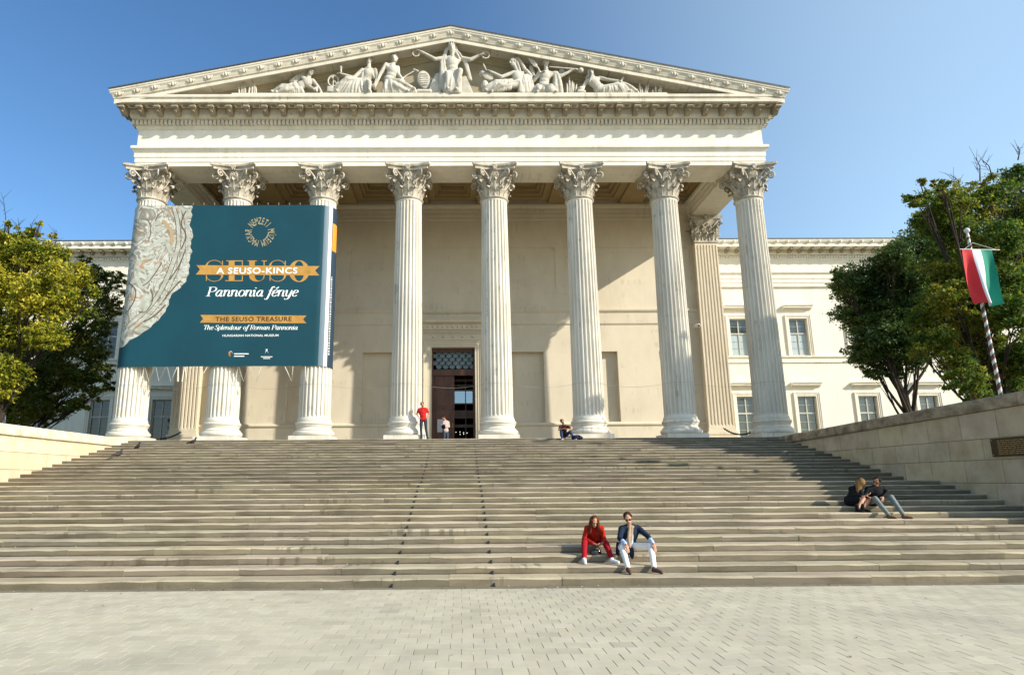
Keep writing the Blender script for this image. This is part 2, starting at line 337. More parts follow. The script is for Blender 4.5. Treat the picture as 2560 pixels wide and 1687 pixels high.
# ================================================================ cheek walls
def cheek(side):
    right = side == 'right'
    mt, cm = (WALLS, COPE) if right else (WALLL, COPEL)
    t = thing('stair_wall', 'shaded block stone wall with dark weathered coping at the right edge of the stairs' if right
              else 'sunlit pale block stone wall with coping at the left edge of the stairs', 'stair wall', ((15.6 if right else -16.2), 22, 0))
    xi = XR_S if right else XL_S; sg = 1 if right else -1; xo = xi+sg*.85
    def ztop(y): return (3.60+(29.8-y)*.0215) if right else 3.62
    w = MB(); ys = 16.15; ye = 31.62 if not right else 31.62
    zs = [-.1, .50, 1.15, 1.80, 2.45, 3.05, None]
    for k in range(6):
        y = ys+(.6 if k % 2 else 0)-.9
        while y < ye:
            L = random.uniform(1.15, 1.5); a, b = max(y, ys), min(y+L, ye)
            if b > a+.02:
                zt = lambda yy: (ztop(yy) if k == 5 else zs[k+1]) 
                tn = random.uniform(.86, 1.08); tt = (tn, tn*random.uniform(.95, 1), tn*random.uniform(.86, 1))
                e = .009; p = random.uniform(0, .006)
                x0, x1 = xi+sg*(-p), xo
                vs = [(x0, a+e, zs[k]+e), (x0, b-e, zs[k]+e), (x0, b-e, zt(b)-e), (x0, a+e, zt(a)-e)]
                vs += [(x1, q[1], q[2]) for q in vs]
                fs = [(0, 3, 2, 1), (4, 5, 6, 7), (0, 1, 5, 4), (1, 2, 6, 5), (2, 3, 7, 6), (3, 0, 4, 7)]
                if not right: fs = [f[::-1] for f in fs]
                w.add(vs, fs, 0, False, tt)
            y += L
    w.box(min(xi+sg*.012, xo-sg*.02), max(xi+sg*.012, xo-sg*.02), ys+.02, ye-.02, -.1, 3.5, 1)
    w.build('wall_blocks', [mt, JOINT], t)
    c = MB(); y = ys
    while y < ye:
        L = random.uniform(1.5, 1.9); b = min(y+L, ye+.05); e = .006; j = random.uniform(-.008, .008)
        pr = [(-.09, 0), (-.11, .06), (-.11, .31), (-.05, .36), (.93, .36), (.93, 0)]
        vs = []
        for yy in (y+e, b-e):
            for dx, dz in pr: vs.append((xi+sg*(dx+j), yy, ztop(yy)+.002+dz+j*.5))
        m = len(pr); fs = [(i, (i+1) % m, (i+1) % m+m, i+m) for i in range(m)]+[tuple(range(m)), tuple(range(m, 2*m))[::-1]]
        c.add(vs, fs); y = b
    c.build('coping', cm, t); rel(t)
cheek('right'); cheek('left')
# bronze plaque on the right wall
t = thing('plaque', 'dark bronze inscription plaque fixed to the shaded right-hand stair wall', 'plaque', (15.12, 17.9, 2.78))
BRONZE = mat('bronze', (.045, .028, .012), (.02, .014, .008), 8, rough=.4, spec=.5, metal=.4); GOLDT = flat('dull_gilt', (.30, .21, .08), .5, .5, .3)
m = MB(); m.box(15.105, 15.142, 16.7, 18.9, 2.52, 3.03); o = m.build('plate', BRONZE, t)
m = MB()
for i in range(8):
    y = 18.65
    while y > 16.95:
        L = random.uniform(.06, .2); m.box(15.096, 15.103, y-L, y, 2.945-i*.052, 2.967-i*.052); y -= L+.035
m.build('raised_text', GOLDT, t)
m = MB()
for a in (16.76, 18.84):
    for b in (2.57, 2.98): m.ball((15.1, a, b), .02)
m.build('bolt', GOLDT, t); rel(t)
# ================================================================ museum
mus = thing('museum', 'cream neoclassical museum with eight-column Corinthian portico, sculpted pediment and long side wings', 'museum', (XC, 39, 0))
# --- platform and portico walls
m = MB()
m.box(-17.35, 16.45, 31.50, 60, -.1, ZP-.004)
m.build('platform', STEP, mus)
YW = 39.3
def col_panel(mb, x0, x1, z0, z1, y, holes, depth, mi=0):
    """wall face at y with recessed rectangular panels"""
    xs = sorted({x0, x1, *[h[0] for h in holes], *[h[1] for h in holes]}); zs = sorted({z0, z1, *[h[2] for h in holes], *[h[3] for h in holes]})
    for i in range(len(xs)-1):
        for j in range(len(zs)-1):
            cx, cz = (xs[i]+xs[i+1])/2, (zs[j]+zs[j+1])/2
            if any(h[0] < cx < h[1] and h[2] < cz < h[3] for h in holes): continue
            mb.add([(xs[i], y, zs[j]), (xs[i+1], y, zs[j]), (xs[i+1], y, zs[j+1]), (xs[i], y, zs[j+1])], [(0, 1, 2, 3)], mi)
    for h in holes:
        a, b, c, d = h[:4]; dp = h[4] if len(h) > 4 else depth; yb = y+dp
        mb.add([(a, y, c), (b, y, c), (b, y, d), (a, y, d), (a, yb, c), (b, yb, c), (b, yb, d), (a, yb, d)],
               [(0, 4, 7, 3), (1, 2, 6, 5), (0, 1, 5, 4), (3, 7, 6, 2)]+([] if len(h) > 5 else [(4, 5, 6, 7)]), mi)
DX0, DX1, DZ = XC-1.31, XC+1.31, 9.91
holes = [(XC+k*4.5-.98, XC+k*4.5+.98, 5.36, 9.62, .38) for k in (-3, -2, -1, 1, 2, 3)]
holes += [(DX0, DX1, ZP-.01, DZ, .75, 1), (XC-6.4, XC+6.4, 13.75, 16.27, .05), (XC-14.9, XC-6.9, 14.15, 16.27, .05), (XC+6.9, XC+14.9, 14.15, 16.27, .05)]
m = MB(); col_panel(m, -16.95, 16.06, ZP-.01, 20.3, YW, holes, .3)
# side walls of the block behind the portico
m.box(15.0, 16.06, YW+.01, 52.4, -.1, 20.3); m.box(-16.95, -15.9, YW+.01, 52.4, -.1, 20.3)
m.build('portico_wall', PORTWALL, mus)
def band(mb, x0, x1, y, prof, mi=0):
    """horizontal moulding on a wall facing -Y, prof = (out, z)"""
    n = len(prof); vs = [(x0, y-e, z) for e, z in prof]+[(x1, y-e, z) for e, z in prof]
    mb.add(vs, [(i, i+n, i+n+1, i+1) for i in range(n-1)]+[tuple(range(n)), tuple(range(n, 2*n))[::-1]], mi)
m = MB()
for a, b in ((-15.9, DX0-.62), (DX1+.62, 15.0)):
    band(m, a, b, YW, [(0, ZP), (.13, ZP), (.13, ZP+.22), (.10, ZP+.28), (.06, ZP+.30), (.06, 5.08), (.10, 5.12), (.15, 5.18), (.15, 5.26), (.05, 5.33), (0, 5.34)])
    band(m, a, b, YW, [(0, 11.28), (.04, 11.3), (.07, 11.36), (.07, 12.02), (.12, 12.06), (.18, 12.16), (.18, 12.25), (0, 12.29)])
band(m, -1.2-1.2, 1.6, YW, [(0, 12.0), (.07, 12.02), (.12, 12.06), (.18, 12.16), (.18, 12.25), (0, 12.29)])
band(m, -15.9, 15.0, YW, [(0, 18.1), (.05, 18.14), (.05, 18.36), (.09, 18.38), (.09, 18.64), (.13, 18.66), (.13, 18.86), (.22, 18.92), (.26, 19.02), (.26, 19.10), (.18, 19.13), (.18, 19.17), (0, 19.2)])
m.build('string_course', PORTWALL, mus)
# --- ceiling: panels with stepped coffers between beams
m = MB(); m.box(-16.9, 16.0, 33.2, YW+.01, 19.95, 20.25)
xs = [-15.7]+[c for c in COLX[1:7]]+[14.85]
for i, c in enumerate(COLX[1:7]): m.box(c-.72, c+.72, 33.8, YW-.02, 19.16, 19.96)
for i in range(7):
    a = xs[i]+(.72 if i > 0 else 0); b = xs[i+1]-(.72 if i < 6 else 0)
    for k, (ins, z) in enumerate(((.0, 19.36), (.42, 19.52), (.62, 19.72))):
        x0, x1, y0, y1 = a+ins, b-ins, 33.9+ins, YW-.2-ins; ww = .44 if k == 0 else .22
        zt = 19.958+k*.001
        m.box(x0, x1, y0, y0+ww, z, zt); m.box(x0, x1, y1-ww, y1, z, zt); m.box(x0, x0+ww, y0+ww+.001, y1-ww-.001, z, zt); m.box(x1-ww, x1, y0+ww+.001, y1-ww-.001, z, zt)
m.build('coffered_ceiling', CEIL, mus)
# --- door
df = MB()
def frame(mb, x0, x1, zt, zb, steps, y):
    """stepped surround; steps = (inner offset, outer offset, projection)"""
    for a, b, pr in steps:
        mb.box(x0-b, x0-a, y-pr, y+.02, zb, zt+b); mb.box(x1+a, x1+b, y-pr, y+.02, zb, zt+b); mb.box(x0-a+.0005, x1+a-.0005, y-pr, y+.02, zt+a, zt+b)
frame(df, DX0, DX1, DZ, ZP, [(0, .16, .06), (.16, .30, .10), (.30, .42, .14), (.42, .50, .20)], YW)
# outer band with rosettes
frame(df, DX0, DX1, DZ, ZP, [(.50, .80, .05), (.80, .86, .12)], YW)
for k in range(10):
    z = 4.4+k*.63
    for x in (DX0-.65, DX1+.65): df.ell((x, YW-.07, z), Vector((.09, 0, 0)), Vector((0, .06, 0)), Vector((0, 0, .11)), 0)
for k in range(5): df.ell((XC+(k-2)*.6, YW-.07, DZ+.65), Vector((.12, 0, 0)), Vector((0, .06, 0)), Vector((0, 0, .07)), 0)
band(df, DX0-.95, DX1+.95, YW, [(0, 10.79), (.12, 10.79), (.14, 10.86), (.14, 10.93), (.22, 10.98), (.22, 11.02), (.16, 11.04), (.16, 11.30), (.22, 11.34), (.42, 11.40), (.44, 11.50), (.48, 11.58), (0, 11.62)])
for k in range(44):
    x = DX0-.9+k*.102; df.box(x, x+.055, YW-.20, YW-.12, 10.87, 10.925)
for k in range(15):
    x = DX0-.8+k*.30; df.ell((x, YW-.16, 11.17), Vector((.10, 0, 0)), Vector((0, .05, 0)), Vector((0, 0, .10)), 0, 8, 6)
dfo = df.build('door_surround', PORTWALL, mus)
m = MB(); YD = YW+.45
m.box(DX0, DX1, YD-.05, YD+.25, DZ-.22, DZ); m.box(DX0, DX1, YD-.08, YD+.25, 8.25, 8.62)
m.box(DX0, DX0+.09, YD-.02, YD+.25, ZP, DZ-.22); m.box(DX1-.12, DX1, YD-.02, YD+.25, ZP, DZ-.22)
m.build('door_frame', WOOD, mus)
LATT = flat('bronze_green_lattice', (.10, .14, .14), .45, .6, .3)
m = MB()
for j in range(5):
    for i in range(7 if j % 2 else 6):
        x = DX0+.22+.41*i+(0 if j % 2 else .2)-.0; z = 8.80+.225*j
        if x > DX1-.1: continue
        pts = [(x+.17*math.cos(a*math.pi/9), YD+.06, z+.14*math.sin(a*math.pi/9)) for a in range(18)]
        m.tube(pts, .022, 6, closed=True); m.add([(x, YD+.09, z)]+[(x+.165*math.cos(a*math.pi/9), YD+.09, z+.135*math.sin(a*math.pi/9)) for a in range(18)], [(0, (k+1) % 18+1, k+1) for k in range(18)], 1)
m.build('transom_lattice', [LATT, glass('transom_glass', (.09, .13, .135), .3)], mus)
m = MB(); x0, x1 = DX0+.09, DX0+1.36; m.box(x0, x1, YD+.05, YD+.13, ZP+.02, 8.25)
for z0, z1 in ((ZP+.2, 5.35), (5.55, 6.15), (6.3, 7.35), (7.5, 8.05)):
    m.box(x0+.14, x1-.14, YD+.01, YD+.052, z0, z1); m.box(x0+.24, x1-.24, YD-.02, YD+.012, z0+.1, z1-.1); m.box(x0+.3, x1-.3, YD-.025, YD-.018, z0+.16, z1-.16)
for z in (4.2, 5.45, 6.22, 7.42, 8.12):
    for x in (x0+.08, x1-.08, (x0+x1)/2): m.ball((x, YD+.04, z), .045)
leaf = m.build('door_leaf', WOOD, mus)
m = MB(); m.cap((x1-.1, YD-.01, 5.1), .02, (x1-.1, YD-.01, 5.35), .02); m.build('handle', flat('brass', (.5, .34, .12), .35, .5, .8), leaf)
m = MB(); xa, xb = DX0+1.37, DX1-.13; yv = YD+1.2
for z0, z1 in ((7.45, 7.55), (7.75, 7.86), (6.62, 6.70), (5.75, 6.25), (5.2, 5.38), (8.05, 8.2)): m.box(xa-.4, xb+.3, yv-.04, yv+.04, z0, z1)
for x in (xa-.1, (xa+xb)/2+.12, xb+.05): m.box(x-.03, x+.03, yv-.03, yv+.03, ZP, 8.3)
vf = m.build('vestibule_frame', WOOD, mus)
MIR = glass('vestibule_pane_glass', (.02, .03, .04), .03)
for nn in MIR.node_tree.nodes:
    if nn.type == 'BSDF_PRINCIPLED': nn.inputs['Metallic'].default_value = .55; nn.inputs['Base Color'].default_value = (.35, .42, .48, 1)
    if nn.type == 'BUMP': nn.inputs['Strength'].default_value = .04
m = MB(); m.add([(xa-.3, yv, 6.70), (xb+.2, yv, 6.70), (xb+.2, yv, 7.45), (xa-.3, yv, 7.45)], [(0, 1, 2, 3)]); m.build('vestibule_pane', MIR, vf)
INT = flat('dark_interior', (.022, .016, .012), .9)
m = MB(); m.add([(DX0-1, YD+.4, ZP), (DX1+2, YD+.4, ZP), (DX1+2, 51, ZP), (DX0-1, 51, ZP), (DX0-1, YD+.4, 10), (DX1+2, YD+.4, 10), (DX1+2, 51, 10), (DX0-1, 51, 10)],
    [(0, 1, 2, 3), (7, 6, 5, 4), (0, 3, 7, 4), (2, 1, 5, 6), (3, 2, 6, 7)])
m.build('entrance_hall', INT, mus)
LAMP = bpy.data.materials.new('hall_lamp_glow'); LAMP.use_nodes = True
LAMP.node_tree.nodes['Principled BSDF'].inputs['Emission Color'].default_value = (1, .93, .8, 1); LAMP.node_tree.nodes['Principled BSDF'].inputs['Emission Strength'].default_value = 2
for u, v in ((1140, 1080), (1150, 1079.5), (1150.3, 1085.5), (1159, 1081), (1159.3, 1085), (1164, 1083.5), (1167.5, 1082)):
    q = P(u, v, 46); m = MB(); m.ball(q, .024); m.build('hall_lamp', LAMP, mus)
# --- columns
NF = 24; RB, RT = .775, .672; ZB, ZT = 4.93, 16.42
def flute(a, r, z):
    k = (a*NF/(2*math.pi)) % 1.0
    d = min(1, max(0, (z-ZB-.10)/.12))*min(1, max(0, (ZT-.16-z)/.12))
    wv = abs(k-.5)/.36
    return r-(.088*r/.7*math.sqrt(max(0, 1-wv*wv)) if wv < 1 else 0)*math.sqrt(max(d, 0))
def shaft_prof():
    pr = [(RB*1.06, ZB-.02), (RB*1.045, ZB+.03), (RB*1.0, ZB+.08)]
    for z in (.10, .13, .16, .20, .24): pr.append((RB, ZB+z))
    for k in range(1, 13):
        t = k/13; z = ZB+.24+(ZT-.44-ZB-.24)*t+.0; pr.append((RB-(RB-RT)*(t**1.5), z))
    for z in (.30, .24, .20, .16): pr.append((RT, ZT-z))
    pr += [(RT, ZT-.12), (RT*1.02, ZT-.08), (RT*1.04, ZT-.07)]
    return pr
m = MB(); m.lathe(shaft_prof(), NF*8, rf=flute, smooth=False)
for zj in (6.64, 8.9, 12.3, 14.6):   # drum joints
    pass
shaftm = m.mesh('column_shaft', STONE)
# smooth along the height but sharp between flutes is too fine to see: keep flat shading
m = MB()
def torus_prof(r, z0, z1, n=7): return [(r-(z1-z0)/2*(1-math.cos(math.pi*(i/(n-1)-.5))), (z0+z1)/2+(z1-z0)/2*math.sin(math.pi*(i/(n-1)-.5))) for i in range(n)]
pr = torus_prof(1.0, ZP+.205, ZP+.47)+[(.90, ZP+.475), (.90, ZP+.51), (.85, ZP+.53), (.82, ZP+.60), (.83, ZP+.66), (.87, ZP+.69), (.87, ZP+.72)]+torus_prof(.91, ZP+.725, ZP+.90)+[(.835, ZP+.905), (.835, ZP+.955), (.815, ZP+1.0), (.80, ZP+1.012)]
m.lathe(pr, 64)
basem = m.mesh('column_base', STONE)
m = MB(); m.box(-.985, .985, -.985, .985, ZP-.001, ZP+.204); plinthm = m.mesh('column_plinth', STONE)
# --- Corinthian capital
def leaf(mb, base, out, side, h, wd, curl, thick=.035, lobes=5):
    """acanthus leaf: base point, outward and sideways unit vectors"""
    base = Vector(base); n = 13; mseg = 8; upv = Vector((0, 0, 1)); F = []; 
    for i in range(n):
        t = i/(n-1)
        if t < .72: s_ = t/.72; zz = h*s_; oo = .02+.16*curl*s_**2.2
        else:
            a = (t-.72)/.28*math.pi*1.05; rr = .30*curl*h**.5*.62
            zz = h+rr*math.sin(a)*.62; oo = .02+.16*curl+rr*(1-math.cos(a))*.62
        ww = wd*(.72+.42*math.sin(math.pi*min(1, t*1.02))**.8)*(1 if t < .75 else (1-(t-.75)/.25*.55))
        ww *= 1+.15*math.cos(t*2*math.pi*lobes)
        row = []
        for j in range(mseg+1):
            q = j/mseg*2-1
            cup = .10*wd*(1-q*q)*2 - .05*abs(math.cos(q*math.pi*2.5))*wd*1.4
            row.append(base+side*(q*ww)+upv*(zz-abs(q)*.10*h*(t > .2))+out*(oo+cup-.10*wd*abs(q)))
        F.append(row)
    vs = [p for r in F for p in r]; k = mseg+1
    fs = [(i*k+j, i*k+j+1, (i+1)*k+j+1, (i+1)*k+j) for i in range(n-1) for j in range(mseg)]
    mb.add(vs, fs, 0, True); mb.add([p-out*thick for p in vs], [f[::-1] for f in fs], 0, True)
    mb.tube([F[i][mseg//2]+out*.012 for i in range(n)], [.028*(1-.5*i/n) for i in range(n)], 5)
def scroll(mb, c, ax, ay, r0, turns=1.6, rad=.04, side=None, n=22, start=math.pi*.5, sgn=-1):
    pts = []; 
    for i in range(n):
        t = i/(n-1); a = start+sgn*t*turns*2*math.pi; r = r0*(1-.82*t); pts.append(c+ax*(r*math.cos(a))+ay*(r*math.sin(a)))
    mb.tube(pts, [rad*(1-.35*i/n) for i in range(n)], 6)
    mb.ell(c, ax*(rad*1.1), ay*(rad*1.1), ax.cross(ay)*(rad*1.7), 0, 8, 6)
    return pts[0]
def abacus(mb, hw, conc, z0, z1, cut=.13, back=None):
    """concave-sided slab with cut horns"""
    for (a, b, s_) in ((z0, z0+(z1-z0)*.45, .90), (z0+(z1-z0)*.45, z0+(z1-z0)*.6, .94), (z0+(z1-z0)*.6, z1, 1.0)):
        ring = []
        for k in range(4):
            ca, sa = math.cos(k*math.pi/2), math.sin(k*math.pi/2)
            for i in range(13):
                q = i/12*2-1; x = q*(hw-cut*.5); y = -(hw-conc*(1-q*q)+(-cut*.5 if abs(q) > .999 else 0)+0)
                if i in (0, 12): y = -(hw-.02)
                ring.append(((x*ca-y*sa)*s_, (x*sa+y*ca)*s_))
        n = len(ring); mb.add([(x, y, a) for x, y in ring]+[(x, y, b) for x, y in ring], [(i, (i+1) % n, (i+1) % n+n, i+n) for i in range(n)]+[tuple(range(n))[::-1], tuple(range(n, 2*n))])
def capital_round():
    m = MB(); z0 = ZT-.07
    m.lathe([(RT*1.03, z0-.02), (RT*1.07, z0+.01), (RT*1.13, z0+.035), (RT*1.14, z0+.06), (RT*1.10, z0+.09), (RT*1.02, z0+.10), (RT*.97, z0+.12), (.625, z0+.25), (.62, z0+.7), (.66, z0+1.1), (.74, z0+1.4), (.80, z0+1.46), (.80, z0+1.49)], 48)
    for k in range(8):
        a = math.radians(22.5+45*k); o = Vector((math.cos(a), math.sin(a), 0)); s_ = Vector((-o.y, o.x, 0))
        leaf(m, o*.63+Vector((0, 0, z0+.10)), o, s_, .43, .235, 1.0)
        a = math.radians(45*k); o = Vector((math.cos(a), math.sin(a), 0)); s_ = Vector((-o.y, o.x, 0))
        leaf(m, o*.635+Vector((0, 0, z0+.12)), o, s_, .80, .20, 1.15)
        # small sheath leaf above, under the volutes
        a = math.radians(22.5+45*k); o = Vector((math.cos(a), math.sin(a), 0)); s_ = Vector((-o.y, o.x, 0))
        leaf(m, o*.66+Vector((0, 0, z0+.70)), o, s_, .30, .10, .9)
    for k in range(4):
        a = math.radians(45+90*k); o = Vector((math.cos(a), math.sin(a), 0)); s_ = Vector((-o.y, o.x, 0)); upv = Vector((0, 0, 1))
        for sd in (-1, 1):
            d = (o+s_*sd*.20).normalized(); c = d*1.19+upv*(z0+1.24)+s_*sd*.04
            p = scroll(m, c, d, upv, .20, 1.5, .045)
            st = (o+s_*sd*.75).normalized()*.69+upv*(z0+.62)
            mid = (o+s_*sd*.45).normalized()*.82+upv*(z0+1.12)
            pts = [st*(1-t)**2+mid*2*t*(1-t)+p*t*t for t in [i/8 for i in range(9)]]
            m.tube(pts, [.035+.02*i/8 for i in range(9)], 6)
        leaf(m, o*.80+upv*(z0+.86), o, s_, .26, .12, 1.5)
        # helices and fleuron at the middle of each side
        a = math.radians(90*k); o = Vector((math.cos(a), math.sin(a), 0)); s_ = Vector((-o.y, o.x, 0))
        for sd in (-1, 1):
            c = o*.86+upv*(z0+1.25)+s_*sd*.12
            p = scroll(m, c, s_*sd*-1, upv, .13, 1.4, .032)
            st = o*.69+s_*sd*.30+upv*(z0+.72)
            m.tube([st*(1-t)+p*t+o*.05*math.sin(t*math.pi) for t in [i/6 for i in range(7)]], .03, 6)
        m.ell(o*.98+upv*(z0+1.57), s_*.10, o*.09, upv*.17, 0)
        for q in range(6):
            b = q*math.pi/3; m.ell(o*1.03+upv*(z0+1.57)+s_*(.08*math.cos(b))+upv*(.11*math.sin(b)), s_*.05, o*.05, upv*.06, 0, 8, 5)
    abacus(m, 1.19, .26, z0+1.49, 18.138)
    return m.mesh('capital', CAPSTONE)
capm = capital_round()
for i, x in enumerate(COLX):
    c = link('column', shaftm, mus, (x, YC, 0), i*.6)
    link('base', basem, c); link('capital', capm, c, (0, 0, 0), -i*.6); link('plinth', plinthm, c, (0, 0, 0), -i*.6)
# --- corner pilasters
def pilaster(xc, rightside):
    hb, ht = .76, .70; yf = 38.80; m = MB(); n = 7
    pts_b = []
    def outline(hw, dep):
        pr = [(-hw, 0)]; mg = .09; fwid = (2*hw-mg)/n
        for k in range(n):
            a = -hw+mg+k*fwid; b = a+fwid-mg
            pr += [(a, 0)]+[(a+(b-a)*(1-math.cos(math.pi*j/6))/2, dep*math.sin(math.pi*j/6)) for j in range(1, 6)]+[(b, 0)]
        pr += [(hw, 0)]; return pr
    levels = [(ZB+.0, hb, 0), (ZB+.10, hb, 0), (ZB+.2, hb, .055), (16.15, ht, .055), (16.25, ht, 0), (16.40, ht, 0)]
    rows = []
    for z, hw, dep in levels:
        o = outline(hw, dep); rows.append([(xc+a, yf+b, z) for a, b in o]+[(xc+hw, YW+.3, z), (xc-hw, YW+.3, z)])
    k = len(rows[0]); vs = [p for r in rows for p in r]
    m.add(vs, [(i*k+j, i*k+(j+1) % k, (i+1)*k+(j+1) % k, (i+1)*k+j) for i in range(len(rows)-1) for j in range(k)]+[tuple(range(k))[::-1]])
    p = m.build('pilaster', PORTWALL, mus)
    m = MB()
    for e, a, b in ((.20, ZP, ZP+.22), (.16, ZP+.22, ZP+.40), (.08, ZP+.40, ZP+.62), (.12, ZP+.62, ZP+.80), (.04, ZP+.80, ZB+.01)):
        m.box(xc-hb-e, xc+hb+e, yf-e, YW+.28, a, b)
    m.build('base', PORTWALL, p)
    m = MB(); z0 = 16.40; upv = Vector((0, 0, 1))
    m.box(xc-ht-.06, xc+ht+.06, yf-.06, YW+.2, z0, z0+.10)
    vs = []
    for z, hw in ((z0+.1, .64), (z0+.9, .68), (z0+1.3, .80), (z0+1.5, .86)): vs += [(xc-hw, yf+.05-(hw-.64), z), (xc+hw, yf+.05-(hw-.64), z), (xc+hw, YW+.2, z), (xc-hw, YW+.2, z)]
    m.add(vs, [(i*4+j, i*4+(j+1) % 4, (i+1)*4+(j+1) % 4, (i+1)*4+j) for i in range(3) for j in range(4)])
    O = Vector((0, -1, 0)); S = Vector((1, 0, 0))
    for q in (-.44, 0, .44): leaf(m, (xc+q, yf+.03, z0+.10), O, S, .43, .21, 1.0)
    for q in (-.66, -.22, .22, .66): leaf(m, (xc+q, yf+.03, z0+.12), O, S, .80, .18, 1.1)
    sds = Vector((1, 0, 0)) 
    for sd in (-1, 1):
        for q in (.15, .5): leaf(m, (xc+sd*.64, yf+q, z0+.10), S*sd, Vector((0, sd, 0)), .43 if q < .3 else .8, .18, 1.0)
        d = Vector((sd, -1, 0)).normalized(); c = Vector((xc+sd*.86, yf-.18, z0+1.24)); pt = scroll(m, c, d, upv, .19, 1.5, .042)
        st = Vector((xc+sd*.25, yf-.02, z0+.75)); m.tube([st*(1-t)+pt*t+O*.08*math.sin(t*math.pi) for t in [i/8 for i in range(9)]], .04, 6)
        c = Vector((xc+sd*.13, yf-.10, z0+1.22)); scroll(m, c, S*-sd, upv, .13, 1.4, .032)
        for q in (-1,): leaf(m, (xc+sd*.74, yf-.05, z0+.88), d, Vector((1, sd, 0)).normalized(), .24, .11, 1.4)
    m.ell((xc, yf-.30, z0+1.60), S*.10, O*.08, upv*.15)
    for a, b, s_ in ((z0+1.5, z0+1.62, .92), (z0+1.62, 18.136, 1.0)):
        ring = [(-1.08, -.33)]+[(q*1.0, -.33+.20*(1-q*q)) for q in [j/6-1 for j in range(1, 12)]]+[(1.08, -.33), (1.08, .75), (-1.08, .75)]
        ring = [(xc+x*s_, yf+y_*s_) for x, y_ in ring]; k = len(ring)
        m.add([(x, y_, a) for x, y_ in ring]+[(x, y_, b) for x, y_ in ring], [(i, (i+1) % k, (i+1) % k+k, i+k) for i in range(k)]+[tuple(range(k))[::-1], tuple(range(k, 2*k))])
    m.build('capital', CAPSTONE, p)
pilaster(15.33, True); pilaster(-16.22, False)
# --- main entablature
YF = 31.92; XR, XLf = XC+16.56, XC-16.56; YBK = 60.
def ey(e): return e+.34*min(1, max(0, (e-.1)/.6))
DZC = -.12
def sweep(mb, prof, mi=0, apex=None, caps=True):
    """profile (out, z) carried round right side, front and left side; apex lifts the middle for the raking cornice"""
    rows = []
    for e, z in prof:
        r = [(XR+e, YBK, z), (XR+e, YF-ey(e), z)]
        if apex is not None: r.append((XC, YF-e, z+apex(e)))
        r += [(XLf-e, YF-ey(e), z), (XLf-e, YBK, z)]; rows.append(r)
    k = len(rows[0]); vs = [p for r in rows for p in r]
    mb.add(vs, [(i*k+j, (i+1)*k+j, (i+1)*k+j+1, i*k+j+1) for i in range(len(rows)-1) for j in range(k-1)], mi)
m = MB()
sweep(m, [(-.02, 18.14), (0, 18.14), (0, 18.36), (.035, 18.37), (.035, 18.62), (.07, 18.63), (.07, 18.85), (.10, 18.90), (.15, 19.02), (.20, 19.06), (.20, 19.20), (.0, 19.26), (.0, 20.22), (-.02, 20.22)])
# underside of front and side beams and inner faces
x0, x1 = XLf, XR
m.box(x0+.001, x1-.001, YF+.001, 33.95, 18.1405, 20.2)
m.box(x1-1.62, x1-.001, 33.951, YW+.3, 18.1405, 20.2); m.box(x0+.001, x0+1.62, 33.951, YW+.3, 18.1405, 20.2)
for e, a, b in ((.04, 18.40, 18.70), (.08, 18.70, 18.92), (.2, 18.95, 19.15)):
    m.box(x1-1.62-e, x1-1.621, 33.952, YW-.02, a, b); m.box(x0+1.621, x0+1.62+e, 33.952, YW-.02, a, b)
m.build('architrave_and_frieze', PLASTER, mus)
cor = MB()
sweep(cor, [(0, 20.20), (.05, 20.22), (.10, 20.30), (.12, 20.38), (.12, 20.66), (.22, 20.67), (.28, 20.70), (.32, 20.80), (.33, 20.84), (.33, 21.08), (.36, 21.12), (.70, 21.12)])
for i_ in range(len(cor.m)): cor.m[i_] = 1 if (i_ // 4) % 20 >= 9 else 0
sweep(cor, [(.70, 21.12), (.82, 21.15), (.82, 21.31), (.76, 21.32), (.74, 21.41), (.84, 21.43), (.84, 21.56), (.80, 21.60), (.3, 21.64), (0., 21.66)])
sb = MB(); xa_ = P(579, 233, 30.8).x; xb_ = P(1668, 233, 30.8).x; sb.box(xa_, xb_, 30.80, YF, 21.595, 21.69)
sb.build('statue_ledge', CORN, mus)
# dentils
def dentils(mb, a, b, fn, pitch, wd):
    n = int((b-a)/pitch)
    for k in range(n+1): fn(a+k*(b-a)/n)
dentils(cor, XLf-.20, XR+.20, lambda x: cor.box(x-.07, x+.07, YF-.29, YF-.13, 20.42, 20.655), .213, .14)
for sx, e in ((XR, 1), (XLf, -1)):
    dentils(cor, YF-.0, YF+8, lambda y: cor.box(min(sx+e*.121, sx+e*.26), max(sx+e*.121, sx+e*.26), y-.07, y+.07, 20.42, 20.655), .213, .14)
# coffers with rosettes between the modillions
NM = 38; MX = [XLf-.50+(XR-XLf+1.0)*k/(NM-1) for k in range(NM)]
for k in range(NM-1):
    x = (MX[k]+MX[k+1])/2; cor.ell((x, YF-.82, 21.12), Vector((.13, 0, 0)), Vector((0, .13, 0)), Vector((0, 0, .05)), 1, 10, 6)
    for a, b, c_, d in ((-.27, .27, -1.06, -1.0), (-.27, .27, -.62, -.56), (-.27, -.23, -1.0, -.62), (.23, .27, -1.0, -.62)): cor.box(x+a, x+b, YF+c_, YF+d, 21.07, 21.119, 1)
coro = cor.build('cornice', [CORN, SOFFSHADE], mus)
mm = MB(); pr = [(.0, -.36), (.10, -.40), (.20, -.36), (.26, -.27), (.34, -.22), (.46, -.19), (.50, -.12), (.49, -.04), (.46, .0), (0, .0)]
n = len(pr)
mm.add([(-.13, -a, b) for a, b in pr]+[(.13, -a, b) for a, b in pr], [(i, i+n, (i+1) % n+n, (i+1) % n) for i in range(n)]+[tuple(range(n)), tuple(range(n, 2*n))[::-1]])
mm.box(-.155, .155, -.53, -.0, -.004, .035); mm.cap((-.12, -.46, -.13), .075, (.12, -.46, -.13), .075)
mm.box(-.05, .05, -.40, -.1, -.31, -.19)
